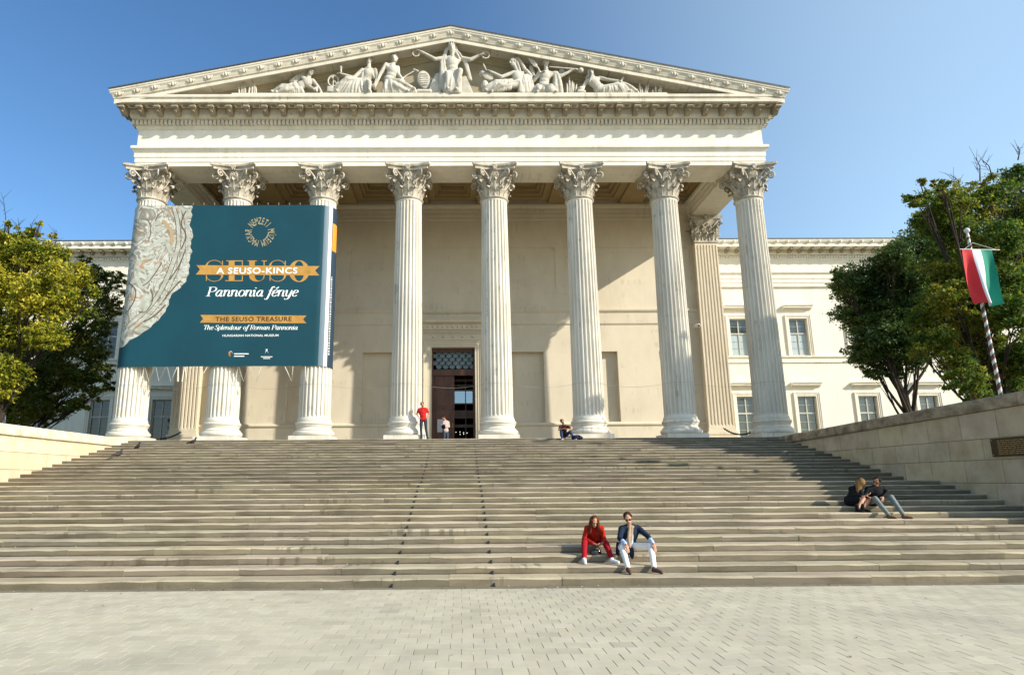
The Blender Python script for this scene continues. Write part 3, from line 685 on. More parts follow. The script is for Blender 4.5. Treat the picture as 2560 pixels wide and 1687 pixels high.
modm = mm.mesh('modillion', SOFFSHADE)
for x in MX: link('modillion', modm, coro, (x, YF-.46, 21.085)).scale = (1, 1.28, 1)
for sx, rz, xx in ((1, math.pi/2, XR+.333), (-1, -math.pi/2, XLf-.333)):
    for k in range(9): link('modillion', modm, coro, (xx, YF-.1+k*.9, 21.085), rz).scale = (1, .78, 1)
# raking cornice
SL = .2097
m = MB(); apx = lambda e: SL*(16.56+e)
zt = 21.89-SL*0
AP = 25.47
tops = lambda e: AP-SL*(16.56+e)      # height of the top line where it meets the corner of offset e
rk = [(0.0, -.60), (.70, -.61), (.74, -.77), (.817, -.77), (.817, -.60), (.76, -.59), (.74, -.52), (.84, -.50), (.85, -.46), (.88, -.40), (.92, -.30), (.99, -.22), (1.0, -.13), (1.03, -.12), (1.03, -.03), (1.02, 0), (.2, .02)]
def rake(mb, prof, mi=0):
    rows = []
    for e, dz in prof:
        rows.append([(XR+e, YF-ey(e), tops(e)+dz), (XC, YF-ey(e), AP+dz), (XLf-e, YF-ey(e), tops(e)+dz)])
    vs = [p for r in rows for p in r]; mb.add(vs, [(i*3+j, (i+1)*3+j, (i+1)*3+j+1, i*3+j+1) for i in range(len(rows)-1) for j in range(2)], mi)
rake(m, rk)
# side gutter return
for sx, e_ in ((XR, 1), (XLf, -1)):
    pr = [(.84, 21.33), (.87, 21.40), (.98, 21.57), (.99, 21.65), (1.02, 21.66), (1.02, 21.75), (.9, 21.77), (.0, 21.77)]
    vs = [(sx+e_*e, y, z) for y in (YF-1.2, 60) for e, z in pr]; k = len(pr)
    m.add(vs, [(i, i+1, i+1+k, i+k) for i in range(k-1)]+[tuple(range(k))])
for k in range(-19, 20):
    x = XC+k*.9; z = AP-SL*abs(x-XC)
    for dx, dz, rx, rz in ((0, -.30, .10, .13), (-.13, -.31, .05, .10), (.13, -.31, .05, .10), (-.20, -.28, .035, .08), (.20, -.28, .035, .08)):
        m.ell((x+dx, YF-1.26+.03*abs(dx)*5, z+dz-SL*(dx if k >= 0 else -dx)*(1 if k else 0)), Vector((rx, 0, 0)), Vector((0, .07, 0)), Vector((0, 0, rz)), 0, 8, 6)
m.build('raking_cornice', CORN, mus)
m = MB()   # soffit blocks and bed moulding under the rake
rake(m, [(-.02, -.96), (.05, -.94), (.07, -.84), (.12, -.80), (.14, -.72), (.2, -.64), (.2, -.603)])
m.build('pediment_bed_moulding', TYMP, mus)
m = MB(); zt0 = 21.4; hb = (AP-.9-zt0)/SL
m.add([(XC-hb, YF+.03, zt0), (XC+hb, YF+.03, zt0), (XC, YF+.03, AP-.9)], [(0, 1, 2)])
# raised inner panel of the tympanum
m.add([(XC-hb+2.4, YF+.0, zt0), (XC+hb-2.4, YF+.0, zt0), (XC, YF+.0, AP-.9-2.4*SL), (XC-hb+2.4, YF+.035, zt0), (XC+hb-2.4, YF+.035, zt0), (XC, YF+.035, AP-.9-2.4*SL)], [(0, 1, 2), (1, 4, 5, 2), (0, 2, 5, 3)])
for k in range(-8, 9):
    if k == 0: continue
    x = XC+k*2.1; z = AP-.61-SL*abs(x-XC); m.box(x-.012, x+.012, YF-.95, YF-.3, z-.006, z+.05, 1)  # dark joints between the soffit blocks
m.build('tympanum', [TYMP, flat('soffit_joint_line', (.25, .20, .13))], mus)
m = MB()   # roof
e = 1.06; rz_ = lambda q: AP+.05-SL*q
m.add([(XLf-e, YF-ey(e), rz_(16.56+e)), (XC, YF-ey(e), AP+.05), (XR+e, YF-ey(e), rz_(16.56+e)), (XLf-e, 60, rz_(16.56+e)), (XC, 60, AP+.05), (XR+e, 60, rz_(16.56+e))], [(0, 1, 4, 3), (1, 2, 5, 4)])
m.add([(a, b, c-.075 if i < 0 else c) for i, (a, b, c) in enumerate([(XLf-e, YF-ey(e)-.01, rz_(16.56+e)-.07), (XC, YF-ey(e)-.01, AP-.01), (XR+e, YF-ey(e)-.01, rz_(16.56+e)-.07), (XR+e, YF-ey(e)-.01, rz_(16.56+e)), (XC, YF-ey(e)-.01, AP+.05), (XLf-e, YF-ey(e)-.01, rz_(16.56+e))])], [(0, 1, 4, 5), (1, 2, 3, 4)])
for q in (-1, 1): m.box(XC+q*17.1-.55, XC+q*17.0+.5, YF-.95, YF+1.5, 21.85, 22.11)
m.build('roof', ROOF, mus)
# --- wings
YG = 52.5
def wing(sg):
    xa = XC+sg*16.0; xb = XC+sg*62; x0, x1 = min(xa, xb), max(xa, xb)
    wx = [XC+sg*(18.4+4.9*k) for k in range(8)]
    hl = []
    for x in wx: hl += [(x-.76, x+.76, 11.77, 14.87, .30), (x-.76, x+.76, 5.1, 8.46, .30)]
    m = MB(); col_panel(m, x0, x1, -.1, 20.6, YG, hl, .3)
    m.box(x0, x1, YG+.4, YG+10, -.1, 20.6)
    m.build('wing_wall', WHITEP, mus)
    m = MB()
    band(m, x0, x1, YG, [(0, 17.55), (.16, 17.56), (.16, 17.88), (.20, 17.89), (.20, 18.22), (.24, 18.23), (.24, 18.56), (.30, 18.62), (.38, 18.72), (.38, 18.82), (.14, 18.86), (.14, 19.85), (.2, 19.9), (.26, 19.98), (.26, 20.24), (.40, 20.26), (.46, 20.36), (.48, 20.40), (.48, 20.66), (1.23, 20.68), (1.25, 20.70), (1.25, 20.90), (1.21, 20.91), (1.23, 20.95), (1.30, 21.02), (1.38, 21.16), (1.40, 21.26), (0, 21.32)])
    band(m, x0, x1, YG, [(0, 11.18), (.10, 11.20), (.10, 11.55), (.18, 11.58), (.22, 11.66), (.22, 11.74), (0, 11.77)])
    k = x0+.1
    while k < x1: m.box(k, k+.14, YG-.38, YG-.261, 20.02, 20.22); k += .2255
    k = x0+.4
    while k < x1:
        m.box(k-.12, k+.12, YG-1.12, YG-.47, 20.50, 20.665, 1); m.cap((k-.1, YG-1.08, 20.54), .06, (k+.1, YG-1.08, 20.54), .06, 1); m.box(k-.10, k+.10, YG-.85, YG-.47, 20.36, 20.51, 1)
        m.ball((k+.44, YG-1.38, 21.12), .10, 0, 8, 6); m.ell((k+.44, YG-1.34, 21.08), Vector((.14, 0, 0)), Vector((0, .08, 0)), Vector((0, 0, .13)), 0, 8, 6); k += .88
    m.build('wing_cornice', [WHITEP, SOFFSHADE], mus)
    m = MB(); m.add([(x0, YG-1.42, 21.27), (x1, YG-1.42, 21.27), (x1, YG-1.42, 21.36), (x0, YG-1.42, 21.36), (x1, YG+10, 23.2), (x0, YG+10, 23.2)], [(0, 1, 2, 3), (3, 2, 4, 5)]); m.build('wing_roof', ROOF, mus)
    return wx
def window_mesh(h):
    """surround + hood, sashes, panes around origin at sill centre"""
    a = MB(); w2 = .76
    frame(a, -w2, w2, h, -.0, [(0, .13, .05), (.13, .24, .09), (.24, .30, .13)], 0)
    b = MB(); band(b, -w2-.42, w2+.42, 0, [(0, h+.72), (.10, h+.74), (.14, h+.82), (.36, h+.86), (.36, h+.96), (.42, h+.99), (.46, h+1.06), (0, h+1.10)])
    c = MB(); z = h; yy = .22
    for x in (-w2+.05, w2-.05): c.box(x-.05, x+.05, yy-.04, yy+.04, 0, z)
    c.box(-w2+.10, w2-.10, yy-.04, yy+.04, z-.10, z); c.box(-w2+.10, w2-.10, yy-.04, yy+.04, 0, .10)
    zm = z*.60; c.box(-w2+.10, w2-.10, yy-.06, yy+.04, zm-.06, zm+.06)
    c.box(-.045, .045, yy-.05, yy+.03, .1, zm-.06); c.box(-.045, .045, yy-.05, yy+.03, zm+.06, z-.1)
    for q in (.33, .66):
        zz = .1+(zm-.16)*q
        for s_ in (-1, 1): c.box(min(s_*.05, s_*.66), max(s_*.05, s_*.66), yy-.025, yy+.01, zz-.012, zz+.012)
    zz = (zm+.06+z-.1)/2
    for s_ in (-1, 1): c.box(min(s_*.05, s_*.66), max(s_*.05, s_*.66), yy-.025, yy+.01, zz-.012, zz+.012)
    d = MB(); d.add([(-w2+.05, yy+.015, .05), (w2-.05, yy+.015, .05), (w2-.05, yy+.015, z-.05), (-w2+.05, yy+.015, z-.05)], [(0, 1, 2, 3)])
    return a, b, c, d
W1 = window_mesh(3.10); W2 = window_mesh(3.36)
wm = []
for W in (W1, W2): wm.append([W[0].mesh('window_surround', WHITEP), W[1].mesh('hood', WHITEP), W[2].mesh('sash', WFRAME), W[3].mesh('glass', GLASS), W[3].mesh('glass', GLASS2)])
cu = MB(); cu.add([(-.66, .228, .1), (.66, .228, .1), (.66, .228, 1.8), (-.66, .228, 1.8)], [(0, 1, 2, 3)]); cum = cu.mesh('blind', CURT)
for sg in (1, -1):
    for i, x in enumerate(wing(sg)):
        for k, z in ((0, 11.77), (1, 5.1)):
            if abs(x-XC) < 20 and False: continue
            wdw = link('window', wm[k][0], mus, (x, YG-.003, z))
            link('hood', wm[k][1], wdw); link('sash', wm[k][2], wdw); link('glass', wm[k][3 if sg > 0 else 4], wdw)
            if k == 0 and sg > 0: link('blind', cum, wdw)
rel(mus)
# security camera under the portico
t = thing('security_camera', 'small white security camera on a bracket on the portico wall beside the right pilaster', 'camera', (14.3, 38.6, 11.05))
WHT = flat('white_plastic', (.75, .75, .72), .4)
m = MB(); m.cap((14.30, 38.45, 11.0), .12, (14.30, 38.85, 11.08), .12); m.build('housing', WHT, t)
m = MB(); m.cap((14.30, 38.7, 11.1), .035, (14.45, 39.3, 11.25), .035); m.box(14.37, 14.53, 39.26, 39.3, 11.15, 11.35); m.build('bracket', WHT, t); 
m = MB(); m.ball((14.30, 38.34, 10.98), .07); m.build('lens', IRON, t); rel(t)
# ================================================================ figures
UP = Vector((0, 0, 1))
def frame_of(up, side):
    up = up.normalized(); side = (side-up*side.dot(up)).normalized(); return side, up.cross(side), up
def head_shape(mb, c, fwd, up, s, neck=None, hairy=False):
    """skull, jaw, nose, brow, ears; fwd = looking direction"""
    up = up.normalized(); f = (fwd-up*fwd.dot(up)).normalized(); sd = f.cross(up)
    mb.ell(c+up*.018*s-f*.01*s, sd*.074*s, f*.092*s, up*.098*s, 0, 14, 10)
    mb.ell(c-up*.045*s+f*.022*s, sd*.055*s, f*.062*s, up*.068*s, 0, 12, 8)
    mb.ell(c-up*.090*s+f*.050*s, sd*.028*s, f*.026*s, up*.022*s)
    mb.cap(c+f*.080*s+up*.018*s, .010*s, c+f*.102*s-up*.022*s, .015*s)
    mb.cap(c+f*.074*s+up*.034*s-sd*.035*s, .012*s, c+f*.074*s+up*.034*s+sd*.035*s, .012*s)
    mb.cap(c+f*.082*s-up*.052*s-sd*.018*s, .008*s, c+f*.082*s-up*.052*s+sd*.018*s, .008*s)
    for q in (-1, 1): mb.ell(c+sd*q*.076*s-f*.008*s, sd*.012*s, f*.020*s, up*.032*s)
    return f, sd, up
def hand_shape(mb, w, d, palm, s, curl=.5):
    """palm, four bent fingers of different length, thumb; w wrist, d pointing direction, palm = palm normal"""
    d = d.normalized(); palm = (palm-d*palm.dot(d)).normalized(); sd = d.cross(palm)
    mb.ell(w+d*.048*s, sd*.040*s, palm*.017*s, d*.052*s, 0, 10, 8)
    for i, (o, L) in enumerate(((-.029, .070), (-.010, .080), (.010, .075), (.028, .058))):
        a = w+d*.088*s+sd*o*s; k1 = (d*math.cos(curl*.6)+palm*math.sin(curl*.6)); k2 = (d*math.cos(curl*1.7)+palm*math.sin(curl*1.7))
        b = a+k1*L*.5*s; c = b+k2*L*.5*s; mb.chain([a, b, c], [.0095*s, .009*s, .0075*s])
    a = w+d*.025*s-sd*.034*s; b = a+(d*.6-sd*.7+palm*.3).normalized()*.038*s; c = b+(d*.85-sd*.2+palm*.4).normalized()*.030*s
    mb.chain([a, b, c], [.014*s, .012*s, .009*s])
def torso(mb, pel, che, shl, shr, s, g=0., wf=1.):
    side, back, up = frame_of(che-pel, shr-shl)
    mid = pel*.52+che*.48; L = (che-pel).length
    mb.ell(pel, side*(.165*wf*s+g), back*(.120*s+g), up*(.12*s+g), 0, 16, 10)
    mb.ell(mid, side*(.145*wf*s+g), back*(.105*s+g), up*(L*.42+g), 0, 16, 10)
    mb.ell(che, side*(.165*wf*s+g), back*(.118*s+g), up*(.17*s+g), 0, 16, 10)
    nb = (shl+shr)/2+up*.030*s; dn = -up*.022*s
    for sh in (shl, shr): mb.cap(nb, .060*s+g, sh+dn, .052*s+g)
    mb.cap(che+up*.02*s, .09*s+g, nb, .062*s+g)
    for q, sh in ((-1, shl), (1, shr)): mb.cap(che+side*q*.075*s, .085*s+g, sh+dn, .052*s+g)
    return side, back, up
def person(name_label, J, look, skin, hair, top, bottom, shoe, s=1., cat='person', sleeves='long', skirt=False, hairlen=0, glasses=False,
           open_coat=None, legs='trousers', grp=None, beard=False, root=None, palmdir=None, curl=(.5, .5)):
    t = thing('person', name_label, cat, root or J['pel'], grp)
    for q in 'lr':
        d_ = J['to'+q]-J['an'+q]; d_.z = 0
        if d_.length > .17*s: k_ = J['to'+q].z; J['to'+q] = J['an'+q]+d_.normalized()*.17*s; J['to'+q].z = k_
    for q in 'lr': J['sh'+q] = J['sh'+q]*.94+(J['shl']+J['shr'])*.03-Vector((0, 0, .012))
    b = MB(); nk = (J['shl']+J['shr'])/2
    hup = (J['head']-J['neck']).normalized() if 'hup' not in J else J['hup']
    f, sd, u = head_shape(b, J['head'], look, hup, s*1.06)
    b.cap(nk, .055*s, J['head']-u*.05*s, .050*s)
    torso(b, J['pel'], J['che'], J['shl'], J['shr'], s*.95)
    for i, q in enumerate('lr'):
        b.chain([J['sh'+q], J['el'+q], J['wr'+q]], [.046*s, .037*s, .025*s])
        hand_shape(b, J['wr'+q], J['hd'+q]-J['wr'+q], (palmdir or {}).get(q, Vector((0, .2, -1))), s, curl[i])
        hip = J['hp'+q]; b.chain([hip, J['kn'+q], J['an'+q]], [.078*s, .053*s, .036*s])
        b.cap(J['kn'+q]*.7+J['an'+q]*.3, .054*s, J['kn'+q]*.55+J['an'+q]*.45, .048*s)
        b.cap(J['an'+q]-UP*.035*s, .030*s, J['to'+q], .024*s)
    remesh(b, 'body', skin, .010*s, t, 2)
    # clothes
    if top:
        m = MB(); g = .022*s; torso(m, J['pel'], J['che'], J['shl'], J['shr'], s, g if legs != 'none' else g)
        for q in 'lr':
            if sleeves == 'long': m.chain([J['sh'+q], J['el'+q], J['wr'+q]*.93+J['el'+q]*.07], [.064*s, .054*s, .041*s])
            elif sleeves == 'rolled': m.chain([J['sh'+q], J['el'+q], J['wr'+q]*.55+J['el'+q]*.45], [.066*s, .056*s, .046*s])
            else: m.cap(J['sh'+q], .066*s, J['sh'+q]*.42+J['el'+q]*.58, .062*s)
        # folds
        for k in range(7):
            a = J['che']*(1-k/7)+J['pel']*(k/7); m.cap(a+(J['shr']-J['shl'])*random.uniform(-.25, .25)+look.normalized()*.105*s, .03*s, a+(J['shr']-J['shl'])*random.uniform(-.25, .25)+look.normalized()*.10*s-UP*.07*s, .028*s)
        remesh(m, 'top', top, .011*s, t, 2)
    if bottom:
        m = MB(); side, back, upv = frame_of(J['che']-J['pel'], J['shr']-J['shl'])
        m.ell(J['pel']-UP*.01*s, side*.185*s, back*.135*s, upv*.11*s, 0, 16, 10)
        for q in 'lr':
            if skirt: m.cap(J['hp'+q], .11*s, J['hp'+q]*.3+J['kn'+q]*.7, .085*s)
            else:
                m.chain([J['hp'+q], J['kn'+q], J['an'+q]*.95+J['kn'+q]*.05], [.098*s, .070*s, .052*s])
                m.cap(J['kn'+q]-UP*.03*s+look.normalized()*.01, .066*s, J['kn'+q]*.5+J['an'+q]*.5, .060*s)
        remesh(m, 'skirt' if skirt else 'trousers', bottom, .011*s, t, 2)
    for q in 'lr':
        m = MB(); a = J['an'+q]-UP*.040*s; to = J['to'+q]; d = (to-a); d.z = 0; 
        m.cap(a, .043*s, a+d*.55-UP*.012*s, .040*s); m.cap(a+d*.55-UP*.014*s, .042*s, to-UP*.0*s, .034*s); m.cap(a-d*.18-UP*.012*s, .034*s, a+d*.3-UP*.02*s, .036*s); m.cap(a+UP*.03*s, .046*s, a, .046*s)
        remesh(m, 'shoe', shoe, .008*s, t, 1)
    if hair:
        m = MB(); c = J['head']
        m.ell(c+u*.040*s-f*.022*s, sd*.086*s, f*.092*s, u*.088*s, 0, 16, 10); m.ell(c-f*.045*s-u*.01*s, sd*.078*s, f*.062*s, u*.085*s, 0, 14, 8)
        for q in (-1, 1): m.cap(c+sd*q*.070*s+u*.06*s, .020*s, c+sd*q*.078*s+u*.0*s-f*.005*s, .016*s)
        if hairlen:
            for k in range(26):
                a = k/26*math.pi*1.5-math.pi*.75; dr = (-f*math.cos(a)+sd*math.sin(a))
                p0 = c+dr*.078*s+u*.05*s; p1 = c+dr*.098*s-u*.06*s; p2 = c+dr*(.10+random.uniform(-.01, .02))*s-u*.10*s-UP*(hairlen-.1)*random.uniform(.75, 1)+f*random.uniform(-.01, .02)
                m.chain([p0, p1, p2], [.026*s, .022*s, .010*s])
        else:
            for k in range(30):
                a = random.uniform(0, 6.28); e = random.uniform(.1, 1.2); dr = sd*math.cos(a)*math.cos(e)+f*(math.sin(a)*math.cos(e)*.9-.25)+u*math.sin(e)
                m.ball(c+u*.03*s-f*.01*s+dr*.082*s, random.uniform(.014, .024)*s)
        remesh(m, 'hair', hair, .008*s, t, 1)
    if beard:
        m = MB(); m.ell(J['head']-u*.078*s+f*.045*s, sd*.052*s, f*.045*s, u*.040*s); remesh(m, 'beard', hair, .008*s, t, 1)
    m = MB()
    if glasses:
        for q in (-1, 1): m.ell(J['head']+f*.094*s+u*.014*s+sd*q*.034*s, sd*.030*s, f*.008*s, u*.022*s); m.cap(J['head']+f*.09*s+u*.02*s+sd*q*.06*s, .004, J['head']+sd*q*.082*s+u*.015*s, .004)
        m.build('sunglasses', IRON, t)
    else:
        for q in (-1, 1): m.ell(J['head']+f*.083*s+u*.016*s+sd*q*.031*s, sd*.014*s, f*.007*s, u*.008*s)
        m.build('eyes', EYE_, t)
    return t, f, sd, u
EYE_ = flat('eye_dark', (.02, .015, .012), .3)
SKIN = mat('skin', (.50, .27, .17), (.42, .21, .13), 12, rough=.55, thr=(.4, .7)); SKIN2 = mat('tanned_skin', (.42, .21, .12), (.35, .17, .10), 12, rough=.55)
def cloth(name, c, k=.75): return mat(name, c, tuple(a*k for a in c), 14, (1, 1, 1), .9, .35, 40, (.35, .7), spec=.2)
def body_common(J, s=1.):
    side = (J['shr']-J['shl']).normalized(); side.z *= .3
    J.setdefault('hpl', J['pel']-side*.095*s); J.setdefault('hpr', J['pel']+side*.095*s)
    J.setdefault('neck', (J['shl']+J['shr'])/2+Vector((0, 0, .05)))
    return J
def off(p, x=0, y=0, z=0): return p+Vector((x, y, z))
FR = Vector((0, -1, 0))
# 1 seated man in blazer
J = dict(pel=Vector((3.53, 14.70, .545)), che=P(1574, 1334, 14.66), shl=P(1553, 1319, 14.62), shr=P(1595, 1317, 14.66), head=P(1570, 1294.5, 14.56),
    ell=P(1549, 1345, 14.42), elr=P(1620, 1340, 14.45), wrl=P(1566, 1362, 14.10), wrr=P(1634, 1360, 14.12), hdl=P(1573, 1386, 14.02), hdr=P(1643, 1390, 14.0),
    knl=P(1556, 1369, 14.20), knr=P(1627, 1364, 14.22), anl=Vector((3.335, 13.86, .225)), anr=Vector((3.86, 13.86, .225)), tol=Vector((3.33, 13.66, .150)), tor=Vector((4.00, 13.69, .150)))
body_common(J)
navy = cloth('navy_blazer', (.012, .022, .045)); whitec = cloth('white_cotton', (.78, .76, .73), .9); brown = flat('brown_leather', (.06, .025, .018), .45, .5)
brh = cloth('brown_hair', (.045, .02, .01), .5)
t, f, sd, u = person('man in navy blazer, white trousers and beige scarf sitting on the low steps', J, Vector((-.25, -1, -.05)), SKIN, brh, navy, whitec, brown,
    glasses=True, sleeves='rolled', palmdir={'l': Vector((0, 1, -.2)), 'r': Vector((0, 1, -.2))}, curl=(.25, .25))
m = MB(); blue = cloth('pale_blue_shirt', (.42, .52, .72), .85)
m.ell(J['che']+Vector((.0, -.085, -.01)), Vector((.060, 0, 0)), Vector((0, .075, 0)), Vector((0, 0, .17))); m.ell(J['pel']+Vector((.03, -.14, .13)), Vector((.09, 0, 0)), Vector((0, .06, 0)), Vector((0, 0, .11)))
remesh(m, 'shirt', blue, .009, t, 2)
for q in 'lr': m = MB(); m.cap(J['wr'+q]*.45+J['el'+q]*.55, .050, J['wr'+q]*.80+J['el'+q]*.20, .045); remesh(m, 'cuff', blue, .009, t, 2)
m = MB(); beige = cloth('beige_scarf', (.40, .29, .19), .65); nk = (J['shl']+J['shr'])/2+Vector((0, -.01, .035))
pts = [nk+Vector((.075*math.cos(a), .072*math.sin(a), .012*math.sin(a*3))) for a in [k*math.pi/9 for k in range(18)]]
for i in range(18): m.cap(pts[i], .030, pts[(i+1) % 18], .030)
m.chain([nk+Vector((-.02, -.08, -.01)), J['che']+Vector((-.045, -.150, .02)), J['pel']+Vector((.0, -.22, .20)), J['pel']+Vector((.01, -.25, .03))], [.032, .038, .036, .030])
m.chain([nk+Vector((.03, -.08, -.01)), J['che']+Vector((.0, -.155, -.02)), J['pel']+Vector((.04, -.235, .13))], [.030, .032, .026])
remesh(m, 'scarf', beige, .008, t, 1)
m = MB()   # coat tails
for x, z in ((-.19, -.02), (-.20, -.10)): m.ell(J['pel']+Vector((x, -.02, z)), Vector((.035, 0, 0)), Vector((0, .12, 0)), Vector((0, 0, .14)))
m.ell(J['pel']+Vector((.06, -.20, -.10)), Vector((.05, 0, 0)), Vector((0, .03, 0)), Vector((0, 0, .13))); m.ell(J['pel']+Vector((.19, -.02, .02)), Vector((.03, 0, 0)), Vector((0, .12, 0)), Vector((0, 0, .12)))
remesh(m, 'coat_tails', navy, .009, t, 2); rel(t)
# 2 seated woman in red
J = dict(pel=Vector((2.97, 15.30, .675)), che=P(1487, 1332, 15.14), shl=P(1467, 1318, 15.02), shr=P(1504, 1318, 15.02), head=P(1486, 1303, 14.86),
    ell=P(1460, 1348, 14.98), elr=P(1510, 1346, 15.0), wrl=P(1484, 1358.5, 14.76), wrr=P(1508, 1357, 14.82), hdl=P(1498, 1363, 14.70), hdr=P(1499, 1364, 14.78),
    knl=P(1461, 1357, 14.84), knr=P(1515, 1358, 14.86), anl=Vector((2.565, 14.43, .345)), anr=Vector((3.14, 14.43, .345)), tol=Vector((2.55, 14.22, .283)), tor=Vector((3.27, 14.26, .283)), hup=Vector((0, -.55, .84)))
body_common(J)
redc = cloth('red_jersey', (.42, .018, .008), .6); darkred = cloth('red_trousers', (.36, .008, .016), .65); wsh = flat('white_trainer', (.72, .74, .74), .5)
t, f, sd, u = person('woman in red top and red trousers sitting on low steps with head bowed', J, Vector((0, -.75, -.55)), SKIN, cloth('auburn_hair', (.12, .035, .012), .4), redc, darkred, wsh,
    hairlen=.24, palmdir={'l': Vector((0, .5, 1)), 'r': Vector((0, .5, 1))}, curl=(.9, .9))
rel(t)
t = thing('handbag', 'small shiny black handbag on the step between the feet of the woman in red', 'handbag', P(1487, 1386, 14.78))
PAT = flat('black_patent_leather', (.008, .008, .009), .15, .8); c = P(1488, 1379, 14.78)
m = MB(); m.ell(c, Vector((.135, 0, 0)), Vector((0, .055, 0)), Vector((0, 0, .06)), 0, 20, 12); m.ell(c+Vector((0, .0, -.03)), Vector((.14, 0, 0)), Vector((0, .06, 0)), Vector((0, 0, .035)), 0, 20, 12); remesh(m, 'bag_body', PAT, .008, t, 1)
m = MB(); m.tube([c+Vector((.11*math.cos(a), -.01, .03+.085*math.sin(a))) for a in [k*math.pi/12 for k in range(13)]], .009, 6); m.build('handle', PAT, t); m = MB(); m.ball(c+Vector((0, -.058, .02)), .012); m.build('clasp', flat('silver', (.5, .5, .5), .3, .5, .8), t); rel(t)
# 3 blonde woman, 4 man in black jumper
black = cloth('black_wool', (.010, .010, .011), .7); blond = cloth('blonde_hair', (.28, .155, .055), .45)
J = dict(pel=Vector((10.62, 18.42, 1.34)), che=P(2139, 1236, 18.36), shl=P(2128, 1219, 18.40), shr=P(2151, 1221, 18.26), head=P(2152, 1206.5, 18.25),
    ell=P(2134, 1238, 18.30), elr=P(2156, 1239, 18.12), wrl=P(2155, 1240, 18.0), wrr=P(2163, 1238, 17.98), hdl=P(2166, 1239, 17.95), hdr=P(2171, 1236, 17.93),
    knl=P(2159, 1246, 17.98), knr=P(2173, 1246, 18.02), anl=Vector((10.44, 17.86, 1.165)), anr=Vector((10.60, 17.88, 1.165)), tol=Vector((10.50, 17.68, 1.10)), tor=Vector((10.70, 17.72, 1.10)))
J['hpl'] = J['pel']+Vector((-.07, -.04, 0)); J['hpr'] = J['pel']+Vector((.09, -.02, 0)); body_common(J)
t, *_ = person('woman with long blonde hair and black coat sitting with bare knees together', J, Vector((1, -.35, -.05)), SKIN, blond, black, black, black, skirt=True, hairlen=.34, glasses=True,
    palmdir={'l': Vector((0, 0, -1)), 'r': Vector((0, 0, 1))})
for q in 'lr': m = MB(); m.cap(J['an'+q]+UP*.09, .048, J['an'+q]-UP*.02, .05); remesh(m, 'boot', black, .01, t, 2)
m = MB()
m.ell(J['pel']+Vector((-.05, .0, .0)), Vector((.13, 0, 0)), Vector((0, .13, 0)), Vector((0, 0, .13))); remesh(m, 'coat_hem', black, .01, t, 2); rel(t)
J = dict(pel=Vector((11.21, 18.38, 1.345)), che=P(2190, 1233, 18.28), shl=P(2168, 1220, 18.22), shr=P(2210, 1219, 18.25), head=P(2192.5, 1202.5, 18.12),
    ell=P(2163, 1236, 18.2), elr=P(2219, 1232, 18.15), wrl=P(2172, 1243, 17.98), wrr=P(2208, 1242, 17.90), hdl=P(2180, 1244, 17.92), hdr=P(2205, 1255, 17.84),
    knl=P(2188, 1246, 17.88), knr=P(2228, 1242, 17.9), anl=Vector((10.90, 17.30, 1.030)), anr=Vector((11.28, 17.30, 1.030)), tol=Vector((10.98, 17.10, .965)), tor=Vector((11.47, 17.13, .965)))
body_common(J)
t, *_ = person('man in black jumper, light jeans and sunglasses leaning towards the blonde woman', J, Vector((-.85, -.6, -.25)), SKIN2, cloth('dark_hair', (.02, .012, .008), .5), black,
    cloth('light_jeans', (.21, .235, .22), .7), flat('tan_suede', (.14, .075, .04), .8), glasses=True, palmdir={'l': Vector((0, 0, -1)), 'r': Vector((0, 1, 0))}); rel(t)
# 5 standing man in red
def st(u, v, y=31.56): return P(u, v, y)
J = dict(pel=Vector((-1.79, 31.60, 4.86)), che=Vector((-1.83, 31.60, 5.16)), shl=Vector((-2.01, 31.60, 5.34)), shr=Vector((-1.63, 31.60, 5.35)), head=Vector((-1.85, 31.57, 5.56)),
    ell=Vector((-2.12, 31.62, 5.10)), elr=Vector((-1.53, 31.62, 5.10)), wrl=Vector((-2.00, 31.50, 4.93)), wrr=Vector((-1.60, 31.50, 4.90)), hdl=Vector((-1.93, 31.47, 4.86)), hdr=Vector((-1.66, 31.47, 4.83)),
    knl=Vector((-1.90, 31.58, 4.40)), knr=Vector((-1.66, 31.58, 4.40)), anl=Vector((-1.87, 31.62, 4.00)), anr=Vector((-1.60, 31.62, 4.00)), tol=Vector((-1.92, 31.47, 3.95)), tor=Vector((-1.54, 31.47, 3.95)))
body_common(J)
t, *_ = person('man in bright red shirt and dark jeans standing at the top of the stairs', J, FR, SKIN2, brh, cloth('red_shirt', (.55, .02, .02), .7), cloth('dark_jeans', (.035, .055, .085), .6), IRON, s=.98, sleeves='short', beard=True,
    palmdir={'l': Vector((1, 0, 0)), 'r': Vector((-1, 0, 0))}, curl=(1., 1.)); rel(t)
# 6 person by the door
x = -.88; y = 38.0; z = ZP
J = dict(pel=Vector((x, y, z+.88)), che=Vector((x, y, z+1.18)), shl=Vector((x-.12, y-.08, z+1.38)), shr=Vector((x+.16, y+.08, z+1.38)), head=Vector((x-.10, y-.02, z+1.60)),
    ell=Vector((x-.17, y-.14, z+1.10)), elr=Vector((x+.20, y, z+1.10)), wrl=Vector((x-.30, y-.16, z+1.20)), wrr=Vector((x-.08, y-.20, z+1.05)), hdl=Vector((x-.38, y-.16, z+1.24)), hdr=Vector((x-.16, y-.22, z+1.08)),
    knl=Vector((x-.08, y-.02, z+.47)), knr=Vector((x+.10, y+.02, z+.47)), anl=Vector((x-.08, y, z+.085)), anr=Vector((x+.10, y+.04, z+.085)), tol=Vector((x-.22, y-.08, z+.04)), tor=Vector((x-.04, y-.06, z+.04)))
body_common(J)
